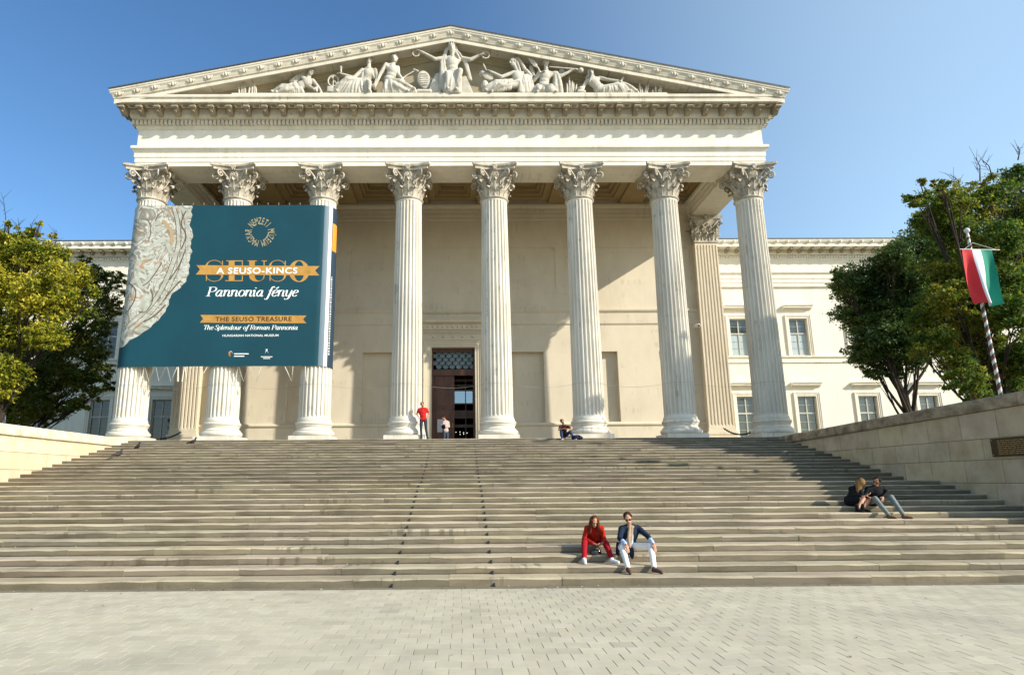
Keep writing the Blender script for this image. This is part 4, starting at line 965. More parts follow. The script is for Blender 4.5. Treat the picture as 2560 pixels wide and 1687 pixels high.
t, *_ = person('person in pale pink top and blue jeans standing at the museum door', J, Vector((-1, -.4, -.2)), SKIN, brh, cloth('pale_pink_top', (.55, .43, .40), .75), cloth('mid_jeans', (.06, .09, .14), .6), brown, sleeves='long')
m = MB(); m.ell(J['wrr']+Vector((-.03, -.05, .02)), Vector((.12, 0, 0)), Vector((0, .07, 0)), Vector((0, 0, .15))); remesh(m, 'shoulder_bag', cloth('dark_canvas', (.02, .02, .03)), .012, t, 2); rel(t)
# 7 man sitting on the top step
J = dict(pel=Vector((4.90, 31.62, 4.05)), che=Vector((4.86, 31.44, 4.34)), shl=Vector((4.70, 31.34, 4.47)), shr=Vector((5.05, 31.36, 4.47)), head=Vector((4.79, 31.22, 4.67)),
    ell=Vector((4.60, 31.16, 4.27)), elr=Vector((5.22, 31.18, 4.30)), wrl=Vector((4.80, 30.98, 4.33)), wrr=Vector((5.0, 30.98, 4.31)), hdl=Vector((4.9, 30.95, 4.33)), hdr=Vector((4.9, 30.94, 4.30)),
    knl=Vector((4.69, 31.08, 4.21)), knr=Vector((5.13, 31.10, 4.20)), anl=Vector((4.73, 30.88, 3.875)), anr=Vector((5.27, 30.88, 3.875)), tol=Vector((4.70, 30.72, 3.80)), tor=Vector((5.36, 30.74, 3.80)))
J['anl'].z = J['anr'].z = ZN(28)+.085; J['tol'].z = J['tor'].z = ZN(28)+.04; 
for k in ('anl', 'anr'): J[k].y = YN(28)+.22
for k in ('tol', 'tor'): J[k].y = YN(28)+.08
body_common(J)
t, *_ = person('man in dark t-shirt and jeans sitting on the top step beside a backpack', J, Vector((.2, -1, -.1)), SKIN2, brh, cloth('maroon_shirt', (.05, .018, .02), .6), cloth('blue_jeans', (.035, .06, .13), .6), flat('grey_trainer', (.4, .4, .4)), s=.97, sleeves='short',
    palmdir={'l': Vector((0, 0, -1)), 'r': Vector((0, 0, -1))}); rel(t)
bx = P(1440, 1094, 31.2); t = thing('backpack', 'dark blue backpack lying on the top step beside the sitting man', 'backpack', (bx.x, 31.2, 3.78))
NV = cloth('navy_nylon', (.012, .016, .05), .6); m = MB(); c = Vector((bx.x, 31.05, 3.78+.13))
m.ell(c, Vector((.25, 0, .02)), Vector((0, .15, 0)), Vector((0, 0, .13)), 0, 16, 10); m.ell(c+Vector((-.08, -.08, .03)), Vector((.13, 0, 0)), Vector((0, .10, 0)), Vector((0, 0, .09))); m.ell(c+Vector((.16, -.02, -.02)), Vector((.14, 0, 0)), Vector((0, .12, 0)), Vector((0, 0, .09)))
remesh(m, 'bag', NV, .012, t, 2)
for q in (-1, 1):
    m = MB(); m.tube([c+Vector((.05+q*.06+.02*a, -.12-.03*math.sin(a*.8), .10-.055*a)) for a in range(5)], .016, 6); m.build('strap', IRON, t)
rel(t)
# ================================================================ pediment statues
YS = 31.08
def fold(m, a, b, ra, rb, bend=Vector((0, -.06, 0)), n=5):
    a = Vector(a); b = Vector(b); pts = [a*(1-i/(n-1))+b*(i/(n-1))+bend*math.sin(math.pi*i/(n-1)) for i in range(n)]
    m.chain(pts, [ra*(1-i/(n-1))+rb*i/(n-1) for i in range(n)])
def drape(m, tops, bots, r0=.07, r1=.10, k=3, y=0):
    """fan of folds from points in tops to points in bots"""
    n = len(tops)*k
    for i in range(n):
        t = i/(n-1); 
        def pick(L):
            q = t*(len(L)-1); j = min(int(q), len(L)-2); w_ = q-j; return L[j]*(1-w_)+L[j+1]*w_
        fold(m, pick(tops), pick(bots), r0*random.uniform(.8, 1.2), r1*random.uniform(.8, 1.25), Vector((random.uniform(-.04, .04), -.07+random.uniform(-.05, .02)+y, 0)))
def S(u, v, dy=0.): return P(u, v, YS+dy)
def statue(label, head, neck, shl, shr, che, pel, arms, legs, look, s=1.85, extra=None, hairstyle=1, crown=False, name='statue'):
    t = thing(name, label, 'statue', (pel.x, 31.2, 21.8), 'stone figures in the pediment')
    m = MB(); u_ = (head-neck).normalized(); f, sd, u = head_shape(m, head, look, u_, s*1.22)
    m.cap((shl+shr)/2, .07*s, head-u*.05*s, .055*s); torso(m, pel, che, shl, shr, s*1.02)
    for a in arms:
        m.chain(a, [.062*s, .052*s, .036*s][:len(a)]+[.03*s]*(len(a)-3)); d = (a[-1]-a[-2]); hand_shape(m, a[-1], d, Vector((0, .3, -1)), s*1.15, .7)
    for l in legs:
        m.chain(l, [.10*s, .078*s, .045*s]); m.cap(l[-1], .042*s, l[-1]+Vector((random.uniform(-.03, .03), -.10*s, -.03*s)), .032*s)
    if hairstyle:
        m.ell(head+u*.035*s-f*.02*s, sd*.100*s, f*.105*s, u*.095*s); 
        for k in range(9): a = k*.7; m.ball(head+sd*math.cos(a)*.09*s+u*(.02+.075*abs(math.sin(a)))*s-f*.02*s, .028*s)
        m.ball(head-f*.11*s-u*.02*s, .045*s)
    if crown:
        for k in range(9): a = k*2*math.pi/9; p = head+u*.075*s+sd*.085*s*math.cos(a)+f*.085*s*math.sin(a); m.cap(p, .02*s, p+u*.06*s, .012*s)
    if extra: extra(m, f, sd, u)
    remesh(m, 'figure', STAT, .022, t, 0); return t
sit = 21.80
# A reclining woman, far left
def ex(m, f, sd, u):
    drape(m, [S(752, 212), S(735, 208), S(722, 212)], [S(757, 231, -.05), S(728, 231, -.05), S(683, 231)], .06, .08, 4)
    drape(m, [S(764, 170, .15), S(768, 176, .15)], [S(726, 203, .2), S(738, 207, .2)], .06, .09, 3, .1)
    m.ell(S(720, 224), Vector((.75, 0, 0)), Vector((0, .22, 0)), Vector((0, 0, .17)))
    m.ball(S(789, 224, -.1), .12); m.ball(S(793, 219, -.1), .07)
t = statue('reclining half-draped woman, outermost statue at the left of the pediment', S(777.5, 180), S(771, 194), S(757, 194, .1), S(782, 202), S(768, 207), S(740, 219), [[S(782, 202), S(796, 219, -.05), S(803, 230, -.1)], [S(757, 194, .1), S(765, 214, .1), S(785, 222, -.1)]],
    [[S(736, 219), S(706, 216), S(681, 230)], [S(740, 223), S(716, 225, -.15), S(692, 231, -.1)]], Vector((.8, -1, -.3)), 1.72, ex); rel(t)
# B seated man with raised finger
def ex(m, f, sd, u):
    drape(m, [S(865, 195, -.1), S(890, 200, -.1), S(912, 202, -.1)], [S(832, 231), S(875, 231, -.1), S(925, 231, -.1)], .08, .10, 4)
    drape(m, [S(905, 174), S(912, 176)], [S(898, 200, .1), S(905, 204)], .06, .07, 2); drape(m, [S(914, 170), S(925, 178, -.1)], [S(932, 176), S(935, 195)], .05, .06, 2)
    m.cap(S(852.5, 181, -.05), .05, S(852, 165, -.05), .06); m.cap(S(851.8, 165, -.05), .03, S(851.2, 156, -.05), .022); m.ball(S(852, 169, -.05), .09)
    c = S(833, 203, .1); pts = [c+Vector((.27*math.cos(a), 0, .32*math.sin(a))) for a in [k*math.pi/10 for k in range(20)]]
    for i in range(20): m.cap(pts[i], .045, pts[(i+1) % 20], .045)
    m.cap(c+Vector((0, 0, .3)), .035, c-Vector((0, 0, .3)), .035); m.cap(c+Vector((.2, 0, -.2)), .035, c+Vector((-.1, 0, .25)), .035)
    q = S(826, 224); m.box(q.x-.16, q.x+.16, YS-.1, YS+.3, q.z-.18, q.z+.14)
t = statue('seated draped man raising one finger beside a cogwheel, second statue from the left', S(922.3, 151), S(921.8, 166), S(906, 176), S(938, 176), S(921, 186), S(914, 203, .05), [[S(906, 176), S(884, 195, -.1), S(856, 186, -.1)], [S(938, 176), S(943, 196), S(938, 208, -.2)]],
    [[S(908, 205), S(866, 199, -.15), S(842, 228, -.1)], [S(918, 207), S(923, 207, -.3), S(923, 227, -.25)]], Vector((.15, -1, -.1)), 1.85, ex); rel(t)
# C woman leaning, stick in hand
def ex(m, f, sd, u):
    drape(m, [S(965, 199, -.1), S(985, 200, -.12), S(1000, 202, -.1)], [S(957, 231, -.1), S(1000, 231, -.1), S(1038, 230, -.05)], .08, .11, 5)
    m.ell(S(1000, 215), Vector((.65, 0, -.1)), Vector((0, .25, 0)), Vector((0, 0, .25)))
    m.cap(S(1005, 198, -.1), .05, S(1018, 188, -.1), .035); m.cap(S(1018, 188, -.1), .035, S(1034, 179, -.1), .03); m.cap(S(1034, 174, -.1), .045, S(1044, 178, -.1), .06)
t = statue('bare-shouldered woman leaning on one arm with a rod, left of the central statue', S(986.5, 147), S(988.5, 162), S(965, 162), S(994, 170, .05), S(982, 178), S(974, 200), [[S(965, 162), S(951, 185, -.05), S(940, 211, -.15)], [S(994, 170), S(996, 186), S(1005, 197, -.1)]],
    [[S(976, 203), S(1000, 205, -.2), S(1036, 223, -.15)], [S(972, 206), S(990, 214, -.25), S(1020, 229, -.15)]], Vector((-.15, -1, .0)), 1.88, ex, crown=True); rel(t)
# D central enthroned woman
def ex(m, f, sd, u):
    for a, b, c_ in (((1122, 114), (1110, 150), (1114, 198)), ((1119, 117), (1104, 155), (1105, 190)), ((1137, 114), (1143, 130), (1154, 142)), ((1136, 118), (1139, 132), (1148, 146))):
        fold(m, S(*a, .05), S(*b, -.05), .07, .07); fold(m, S(*b, -.05), S(*c_, -.12), .07, .05)
    drape(m, [S(1103, 150), S(1110, 150), S(1112, 170)], [S(1100, 205, -.1), S(1108, 225, -.15), S(1118, 226, -.2)], .07, .09, 4)
    drape(m, [S(1150, 176, -.3), S(1140, 182, -.2), S(1120, 180, -.3)], [S(1150, 230, -.3), S(1135, 231, -.3), S(1112, 228, -.25)], .07, .10, 6)
    drape(m, [S(1160, 152), S(1166, 158)], [S(1172, 195, .1), S(1178, 200, .1)], .07, .07, 2, .1)
    a = S(1172, 230, .1); b = S(1152, 196, .1); m.add([(b.x, YS-.05, b.z), (a.x-.15, YS-.05, b.z+.05), (a.x+.25, YS-.05, sit-.03), (b.x-.2, YS-.05, sit-.03), (b.x, YS+.5, b.z), (a.x-.15, YS+.5, b.z+.05), (a.x+.25, YS+.5, sit-.03), (b.x-.2, YS+.5, sit-.03)],
        [(3, 2, 1, 0), (4, 5, 6, 7), (0, 1, 5, 4), (1, 2, 6, 5), (2, 3, 7, 6), (3, 0, 4, 7)])
    drape(m, [S(1090, 188, .15), S(1098, 186, .15)], [S(1075, 230, .1), S(1100, 231, .05)], .07, .09, 4)
    for c_, r in ((S(1214, 138.5, -.1), .19), (S(1040, 134, -.1), .18)):
        pts = [c_+Vector((r*math.cos(a), 0, r*math.sin(a))) for a in [k*math.pi/9 for k in range(18)]]
        for i in range(18): m.cap(pts[i], .04+.012*(i % 2), pts[(i+1) % 18], .04)
    m.box(S(1095, 0).x, S(1165, 0).x, YS+.15, YS+.5, sit-.03, S(0, 190).z)
t = statue('crowned woman enthroned at the centre of the pediment, arms spread holding wreaths', S(1129.5, 120.5, -.12), S(1129.5, 136, -.05), S(1111, 146), S(1152, 146), S(1130, 158), S(1131, 184, .05), [[S(1111, 146), S(1088, 149, -.1), S(1055, 131, -.15)], [S(1152, 146), S(1176, 150, -.1), S(1196, 140, -.15)]],
    [[S(1124, 187), S(1118, 184, -.38), S(1119, 222, -.3)], [S(1138, 186), S(1150, 178, -.42), S(1140, 224, -.32)]], Vector((0, -1, -.15)), 2.05, ex, crown=True); rel(t)
# shield and papers left of the throne
t = thing('stone_shield', 'oval carved stone shield with a banded relief standing left of the central statue', 'shield', (S(1060, 231).x, 31.3, 21.8))
m = MB(); c = S(1060, 200, .15); m.ell(c, Vector((.36, 0, .05)), Vector((0, .08, 0)), Vector((-.10, 0, .54)), 0, 24, 12)
for k in range(6): m.cap(c+Vector((-.22, -.10, .30-.13*k)), .013, c+Vector((.22, -.10, .32-.13*k)), .013)
m.cap(S(1045, 229, 0), .12, S(1075, 229, 0), .12); remesh(m, 'shield', STAT, .022, t, 1); rel(t)
# E veiled woman reading
def ex(m, f, sd, u):
    fold(m, S(1291, 143, .05), S(1312, 175, .1), .10, .11); fold(m, S(1312, 175, .1), S(1328, 192, .1), .10, .10); fold(m, S(1290, 150), S(1301, 182), .06, .07)
    drape(m, [S(1325, 190, .1), S(1312, 190), S(1298, 195)], [S(1333, 231, .1), S(1318, 231), S(1300, 229, -.1)], .08, .12, 5)
    drape(m, [S(1280, 200, -.1), S(1260, 201, -.15), S(1238, 204, -.15)], [S(1275, 222, -.2), S(1250, 226, -.2), S(1208, 229, -.1)], .07, .08, 5)
    m.cap(S(1208.5, 161, -.1), .04, S(1216, 178, -.1), .045); m.ell(S(1219, 190, -.1), Vector((.28, 0, .02)), Vector((0, .05, 0)), Vector((-.16, 0, .26)))
    m.ell(S(1212, 214), Vector((.20, 0, 0)), Vector((0, .2, 0)), Vector((0, 0, .28))); m.ball(S(1207, 186, .1), .20)
t = statue('veiled woman holding an open tablet on her knees, right of the central statue', S(1283, 156), S(1286, 169), S(1284, 182), S(1306, 184, .1), S(1294, 193), S(1300, 209, .05), [[S(1284, 182), S(1254, 193, -.15), S(1228, 180, -.2)], [S(1306, 184, .1), S(1300, 202, -.1), S(1280, 205, -.25)]],
    [[S(1296, 211), S(1240, 206, -.2), S(1215, 227, -.15)], [S(1300, 214), S(1252, 214, -.3), S(1228, 230, -.2)]], Vector((-1, -.55, -.35)), 1.85, ex, hairstyle=0); rel(t)
# F winged fame with palm and trumpet
def ex(m, f, sd, u):
    for k in range(7):
        a = -.9+.16*k; p = S(1345, 173, -.1); q = S(1321, 139, -.1); d = (q-p); b = p+d*(k+1)/8
        m.cap(b, .035, b+Vector((-.22-.0*k, 0, .10)), .02); m.cap(b, .035, b+Vector((.02, 0, .24)), .02)
    m.cap(S(1352, 186, -.15), .045, S(1345, 170, -.1), .045); m.cap(S(1345, 170, -.1), .045, S(1322, 140, -.1), .03)
    m.cap(S(1374, 167.5, -.15), .03, S(1446, 174, -.15), .055); m.cap(S(1447, 174.5, -.15), .06, S(1452, 176.5, -.15), .15)
    drape(m, [S(1391, 183), S(1386, 184)], [S(1402, 231), S(1384, 228)], .10, .12, 4); drape(m, [S(1345, 212), S(1358, 218)], [S(1336, 231), S(1362, 231, -.1)], .08, .11, 4)
    m.ell(S(1376, 224, -.2), Vector((.26, 0, 0)), Vector((0, .2, 0)), Vector((0, 0, .24))); m.ell(S(1330, 178, .2), Vector((.13, 0, 0)), Vector((0, .08, 0)), Vector((-.1, 0, .38))); m.ell(S(1405, 182, .22), Vector((.2, 0, 0)), Vector((0, .08, 0)), Vector((0, 0, .28)))
t = statue('winged figure blowing a long trumpet and lifting a palm branch, right part of the pediment', S(1366, 155.5), S(1361, 171), S(1348, 183), S(1384, 184), S(1362, 192), S(1359, 215), [[S(1348, 183), S(1334, 203, .05), S(1350, 186, -.15)], [S(1384, 184), S(1402, 191, -.1), S(1428, 177.5, -.15)]],
    [[S(1355, 218), S(1378, 217, -.25), S(1390, 231, -.15)], [S(1354, 219), S(1346, 222, -.2), S(1342, 231, -.15)]], Vector((.75, -1, .2)), 1.85, ex); rel(t)
# G bearded river god
def ex(m, f, sd, u):
    for k in range(5): fold(m, head_g-u*.10+sd*(k-2)*.05+f*.1, S(1474+k*2.5, 203+random.uniform(-4, 3), -.2), .06, .035)
    for k in range(4): fold(m, head_g+sd*.16*(1 if k % 2 else -1), S(1465+k*7, 196, .1), .07, .05)
    drape(m, [S(1513, 219, -.1), S(1543, 208, -.15), S(1562, 209, -.15)], [S(1508, 231, -.1), S(1560, 232, -.1), S(1594, 232)], .07, .08, 6)
    m.cap(S(1552, 205, -.1), .05, S(1556, 197, -.1), .05); m.ball(S(1557, 196, -.1), .085); m.ball(S(1452, 224, 0), .17); m.cap(S(1446, 229, -.1), .1, S(1460, 230, -.1), .1)
head_g = S(1477.5, 172)
t = statue('bearded river god reclining on one elbow, outermost statue at the right of the pediment', head_g, S(1480, 187), S(1468, 202), S(1499, 195), S(1484, 205), S(1497, 221), [[S(1468, 202), S(1459, 216), S(1456, 228, -.1)], [S(1499, 195), S(1518, 200, -.1), S(1546, 203, -.15)]],
    [[S(1500, 223), S(1545, 213, -.15), S(1575, 230, -.1)], [S(1502, 226), S(1560, 214, -.05), S(1592, 231)]], Vector((.15, -1, .1)), 1.80, ex); rel(t)
rc = 0
for xs_, hh, lab in ((((598, 604, 609, 613, 622, 630, 636, 640), (20, 26, 27, 22, 20, 24, 27, 19), 'left of the reclining woman')), ((1418, 1424, 1428, 1432, 1438), (24, 40, 30, 26, 22), 'between the winged figure and the river god'), ((1590, 1601, 1606, 1613, 1617), (11, 24, 14, 18, 20), 'beyond the feet of the river god'), ((1632, 1639, 1646, 1652), (9, 18, 12, 20), 'nearest the right corner of the pediment')):
    t = thing('stone_reeds', 'tuft of carved stone reeds '+lab, 'carved reeds', (S(xs_[0], 231).x, 31.2, 21.8)); m = MB()
    for x_, h_ in zip(xs_, hh):
        a = S(x_, 233, .1); b = S(x_+random.uniform(-4, 4), 233-h_, .1); m.chain([a, a*.4+b*.6, b], [.045, .06, .02])
    m.build('reeds', STAT, t); rel(t)
# ================================================================ banner on the three left columns
ban = thing('banner', 'large teal exhibition banner with gold lettering stretched round the three left columns', 'banner', (-11.8, 31.8, 7.5))
RBn = .80; ZB0, ZB1 = 7.50, 15.92; xa, xb = COLX[0], COLX[2]
seg_l = .5*math.pi*RBn
def bpos(s, z, o=0.):
    """s along the banner, 0 at the tangent point of the left column; o = outwards"""
    rr = RBn - (z-ZB0)*.006; r = rr+o; L = xb-xa
    if s < 0: a = -s/rr; return Vector((xa-r*math.sin(a), YC-r*math.cos(a), z))
    if s > L: a = (s-L)/rr; return Vector((xb+r*math.sin(a), YC-r*math.cos(a), z))
    wob = 0; return Vector((xa+s, YC-r+wob, z))
LB = xb-xa; S0, S1 = -.62*math.pi*RBn, LB+.66*math.pi*RBn
TEAL = mat('teal_vinyl', (.007, .058, .082), (.006, .046, .066), .4, (1, 1, 1), .6, .35, 1.2, spec=.25); NAVYV = flat('dark_navy_vinyl', (.02, .04, .065), .55); WHV = flat('silver_white_vinyl', (.60, .62, .62), .5)
GOLD = mat('gold_print', (.52, .29, .07), (.40, .20, .04), 2.5, (1, 1, 1), .5); WTXT = flat('white_print', (.80, .82, .80), .6); DTXT = flat('dark_print', (.06, .03, .02), .6); ORV = flat('orange_print', (.62, .27, .03), .55)
def patch(s0, s1, z0, z1, o, mt, name, ns=60, nz=12, parent=None, sub=None):
    m = MB(); vs = []; 
    for j in range(nz+1):
        for i in range(ns+1): vs.append(bpos(s0+(s1-s0)*i/ns, z0+(z1-z0)*j/nz, o))
    k = ns+1; m.add(vs, [(j*k+i, j*k+i+1, (j+1)*k+i+1, (j+1)*k+i) for j in range(nz) for i in range(ns)], 0, True); return m.build(name, mt, parent)
patch(S0, S1, ZB0, ZB1, 0, TEAL, 'fabric', 140, 16, ban)
patch(LB+.24, LB+.50, ZB0+.002, ZB1-.002, .004, flat('slate_vinyl', (.10, .15, .19), .5), 'grey_stripe', 10, 10, ban)
patch(LB+.50, LB+.70, ZB0+.002, ZB1-.002, .0045, WHV, 'white_stripe', 10, 10, ban)
patch(LB+.70, S1, ZB0+.002, ZB1-.002, .004, NAVYV, 'navy_stripe', 14, 10, ban)
patch(LB+.74, LB+1.16, 13.55, 15.05, .010, ORV, 'orange_label', 8, 4, ban)
def text_on(body, name, u, v, hpx, wpx, mt, shear=0., offs=0., parent=ban, o=.012, bold=0., space=1.0):
    """text whose baseline centre sits at photo pixel u,v; hpx cap height"""
    cu = bpy.data.curves.new(name, 'FONT'); cu.body = body; cu.size = 1; cu.align_x = 'CENTER'; cu.shear = shear; cu.offset = bold; cu.space_character = space; cu.resolution_u = 4
    ob = bpy.data.objects.new(name, cu); C.objects.link(ob); dg = bpy.context.evaluated_depsgraph_get(); dg.update()
    me = bpy.data.meshes.new_from_object(ob.evaluated_get(dg)); bpy.data.objects.remove(ob)
    xs = [q.co.x for q in me.vertices]; x0, x1 = min(xs), max(xs)
    Yb = YC-RBn; c = P(u, v, Yb); a = P(u-wpx/2, v, Yb); b = P(u+wpx/2, v, Yb); tp = P(u, v-hpx, Yb)
    sx = (b-a).x/(x1-x0); sz = (tp-c).z/.70; rr = (b.z-a.z)/(b.x-a.x)
    for q in me.vertices:
        X = c.x+(q.co.x-(x0+x1)/2)*sx; Z = c.z+q.co.y*sz; p = bpos(X-xa, Z, o); q.co = p
    me.materials.clear(); me.materials.append(mt); o_ = bpy.data.objects.new(name, me); C.objects.link(o_); o_.parent = parent; return o_
def px(crop_x, crop_y): return 300+crop_x/3.4086, 500+crop_y/3.4086
def shape(pts, name, mt, o=.008, parent=ban, hole=None):
    """flat printed outline; pts in photo pixels"""
    m = MB(); Yb = YC-RBn; vs = []
    for a, b in pts: q = P(a, b, Yb); vs.append(bpos(q.x-xa, q.z, o))
    m.add(vs, [tuple(range(len(vs)))]); bm = bmesh.new(); me = m.mesh(name, mt); bm.from_mesh(me); bmesh.ops.triangulate(bm, faces=bm.faces[:]); bm.to_mesh(me); bm.free()
    o_ = bpy.data.objects.new(name, me); C.objects.link(o_); o_.parent = parent; return o_
def strip(mb, outer, inner, o=.008):
    Yb = YC-RBn; n = len(outer); vs = []
    for a, b in outer+inner: q = P(a, b, Yb); vs.append(bpos(q.x-xa, q.z, o))
    mb.add(vs, [(i, i+1, n+i+1, n+i) for i in range(n-1)])
def smooth(pts, k=6):
    o = []; n = len(pts)
    for i in range(n-1):
        p0, p1, p2, p3 = pts[max(i-1, 0)], pts[i], pts[i+1], pts[min(i+2, n-1)]
        for j in range(k):
            t = j/k; o.append(tuple(.5*((2*p1[a])+(-p0[a]+p2[a])*t+(2*p0[a]-5*p1[a]+4*p2[a]-p3[a])*t*t+(-p0[a]+3*p1[a]-3*p2[a]+p3[a])*t**3) for a in (0, 1)))
    return o+[pts[-1]]
# ribbons
rib = [px(650, 555), px(1700, 562), px(1662, 600), px(1698, 642), px(645, 635), px(680, 592)]
lett = MB()
def glyph_S(x0, x1, y0, y1):
    cx = (x0+x1)/2; w_ = (x1-x0)/2; h = (y1-y0); n = 28; O = []; I = []
    for i in range(n+1):
        t = i/n; a = math.radians(-30-(200)*t) if t < .5 else None
    # top bowl: hairline; spine: thick; bottom bowl: hairline
    pts = []; 
    for i in range(n+1):
        t = i/n
        if t < .42: a = math.radians(20+(200)*(t/.42)); pts.append((cx+w_*.86*math.cos(a), y0+h*.27-h*.27*math.sin(a), 1.6+2.6*max(0, t/.42-.55)/.45*4))
        elif t < .58: q = (t-.42)/.16; pts.append((cx-w_*.80+1.6*w_*q, y0+h*(.36+.28*q), 12.5))
        else: a = math.radians(40-(200)*((t-.58)/.42)); pts.append((cx+w_*.86*math.cos(a), y0+h*.73-h*.27*math.sin(a), 1.6+2.6*max(0, .45-(t-.58)/.42)/.45*4))
    out = []; inn = []
    for i, (x, y_, wd) in enumerate(pts):
        x2, y2 = pts[min(i+1, n)][:2]; x1_, y1_ = pts[max(i-1, 0)][:2]; dx, dy = x2-x1_, y2-y1_; L = math.hypot(dx, dy) or 1
        wd = max(1.8, wd)*1.3; out.append(px(x-dy/L*wd, y_+dx/L*wd)); inn.append(px(x+dy/L*wd, y_-dx/L*wd))
    strip(lett, out, inn, .006)
    for xx, yy, sg in ((x1-w_*.12, y0+h*.16, 1), (x0+w_*.12, y1-h*.16, -1)): strip(lett, [px(xx-3, yy-24), px(xx+5, yy-24)], [px(xx-3, yy+24), px(xx+5, yy+24)], .0065)
def rect(x0, x1, y0, y1, o=.006): strip(lett, [px(x0, y0), px(x1, y0)], [px(x0, y1), px(x1, y1)], o)
Y0, Y1 = 512, 692
glyph_S(725, 880, Y0, Y1); glyph_S(1268, 1415, Y0, Y1)
rect(925, 975, Y0+3, Y1-3); rect(905, 1045, Y0+2, Y0+9, .0063); rect(895, 1045, Y1-9, Y1-2, .0063); rect(1037, 1045, Y0+2, Y0+45, .0066); rect(1037, 1045, Y1-50, Y1-2, .0066)
rect(1100, 1148, Y0+3, Y1-40); rect(1085, 1165, Y0+2, Y0+9, .0063); rect(1222, 1231, Y0+3, Y1-40); rect(1205, 1250, Y0+2, Y0+9, .0063)
O = [px(1165+65*math.cos(math.pi*i/12)*-1, Y1-42+44*math.sin(math.pi*i/12)) for i in range(13)]; I = [px(1185+(37)*math.cos(math.pi*i/12)*-1+0, Y1-42+36*math.sin(math.pi*i/12)) for i in range(13)]; strip(lett, O, I)
O = [px(1525+88*math.cos(2*math.pi*i/32), 605+93*math.sin(2*math.pi*i/32)) for i in range(33)]; I = [px(1525+44*math.cos(2*math.pi*i/32), 605+86*math.sin(2*math.pi*i/32)) for i in range(33)]; strip(lett, O, I)
lett.build('serif_lettering', GOLD, ban)
shape(rib, 'gold_ribbon', GOLD, .016)
shape([px(684, 978), px(1588, 984), px(1560, 1016), px(1588, 1050), px(680, 1045), px(708, 1012)], 'gold_ribbon', GOLD, .012)
text_on('A SEUSO-KINCS', 'lettering', *px(1165, 626), 50/3.41, 690/3.41, WTXT, bold=.022, o=.022, space=1.1)
text_on('THE SEUSO TREASURE', 'lettering', *px(1137, 1032), 37/3.41, 650/3.41, DTXT, bold=.018, o=.018, space=1.1)
ARCH = [(.1, .68), (.3, .98), (.5, .95), (.55, .78), (.55, .15), (.63, 0), (.76, .12)]; BOWL = [(.56, .9), (.32, 1), (.1, .62), (.08, .25), (.25, 0), (.45, .22), (.56, .6)]; TAIL = [(.56, 1), (.56, .15), (.64, 0), (.76, .12)]
LEAD = [(-.04, .82), (.08, 1), (.1, .85), (.1, 0)]
GL = {'n': ([LEAD, ARCH], .80), 'a': ([BOWL, TAIL], .82), 'o': ([[(.33+.28*math.cos(q*math.pi/8), .5+.5*math.sin(q*math.pi/8)) for q in range(17)]], .72), 'i': ([[(-.04, .82), (.08, 1), (.12, .85), (.12, .15), (.2, 0), (.32, .12)], [(.15, 1.30), (.155, 1.42)]], .38),
  'P': ([[(.18, 0), (.18, 1.5)], [(.18, 1.5), (.55, 1.52), (.82, 1.3), (.78, .95), (.5, .75), (.18, .76)], [(-.05, .02), (.42, .02)], [(-.02, 1.49), (.25, 1.49)]], .92), 'f': ([[(.58, 1.45), (.42, 1.6), (.27, 1.3), (.2, .5), (.1, -.35), (-.05, -.5), (-.18, -.38)], [(.0, .96), (.46, .96)]], .46),
  'e': ([[(.08, .48), (.38, .58), (.53, .8), (.4, 1), (.2, .95), (.07, .55), (.1, .15), (.3, 0), (.54, .2)]], .62), 'y': ([[(-.04, .82), (.08, 1), (.1, .8), (.12, .2), (.28, 0), (.5, .25), (.57, .7)], [(.6, 1), (.55, .2), (.45, -.3), (.2, -.5), (.0, -.36)]], .74),
  'T': ([[(.38, 0), (.38, 1.5)], [(.0, 1.25), (.05, 1.5), (.72, 1.5), (.78, 1.25)], [(.18, .02), (.58, .02)]], .82), 'h': ([[(.1, 1.55), (.1, 0)], ARCH], .80), 'S': ([[(.62, 1.15), (.45, 1.52), (.15, 1.4), (.12, 1.05), (.55, .6), (.58, .2), (.3, -.02), (.03, .2), (.0, .4)]], .72),
  'p': ([[(.1, 1), (.1, -.5)], [(.1, .7), (.32, 1), (.57, .8), (.57, .3), (.35, 0), (.1, .2)], [(-.05, -.49), (.25, -.49)]], .72), 'l': ([[(.1, 1.55), (.1, .15), (.2, 0), (.32, .12)]], .36), 'd': ([BOWL, [(.56, 1.55), (.56, .15), (.64, 0), (.76, .12)]], .82),
  'u': ([[(-.04, .82), (.08, 1), (.1, .8), (.1, .2), (.25, 0), (.5, .25), (.56, .5)], TAIL], .82), 'r': ([LEAD, [(.1, .68), (.28, .98), (.46, .9)]], .50), ' ': ([], .38)}
GL['é'] = (GL['e'][0]+[[(.28, 1.22), (.52, 1.52)]], .62); GL['R'] = (GL['P'][0]+[[(.45, .76), (.75, .12), (.95, .02)]], 1.0); GL['m'] = ([LEAD, [(.1, .68), (.3, .98), (.5, .95), (.55, .78), (.55, 0)], [(x+.45, y_) for x, y_ in ARCH]], 1.25)
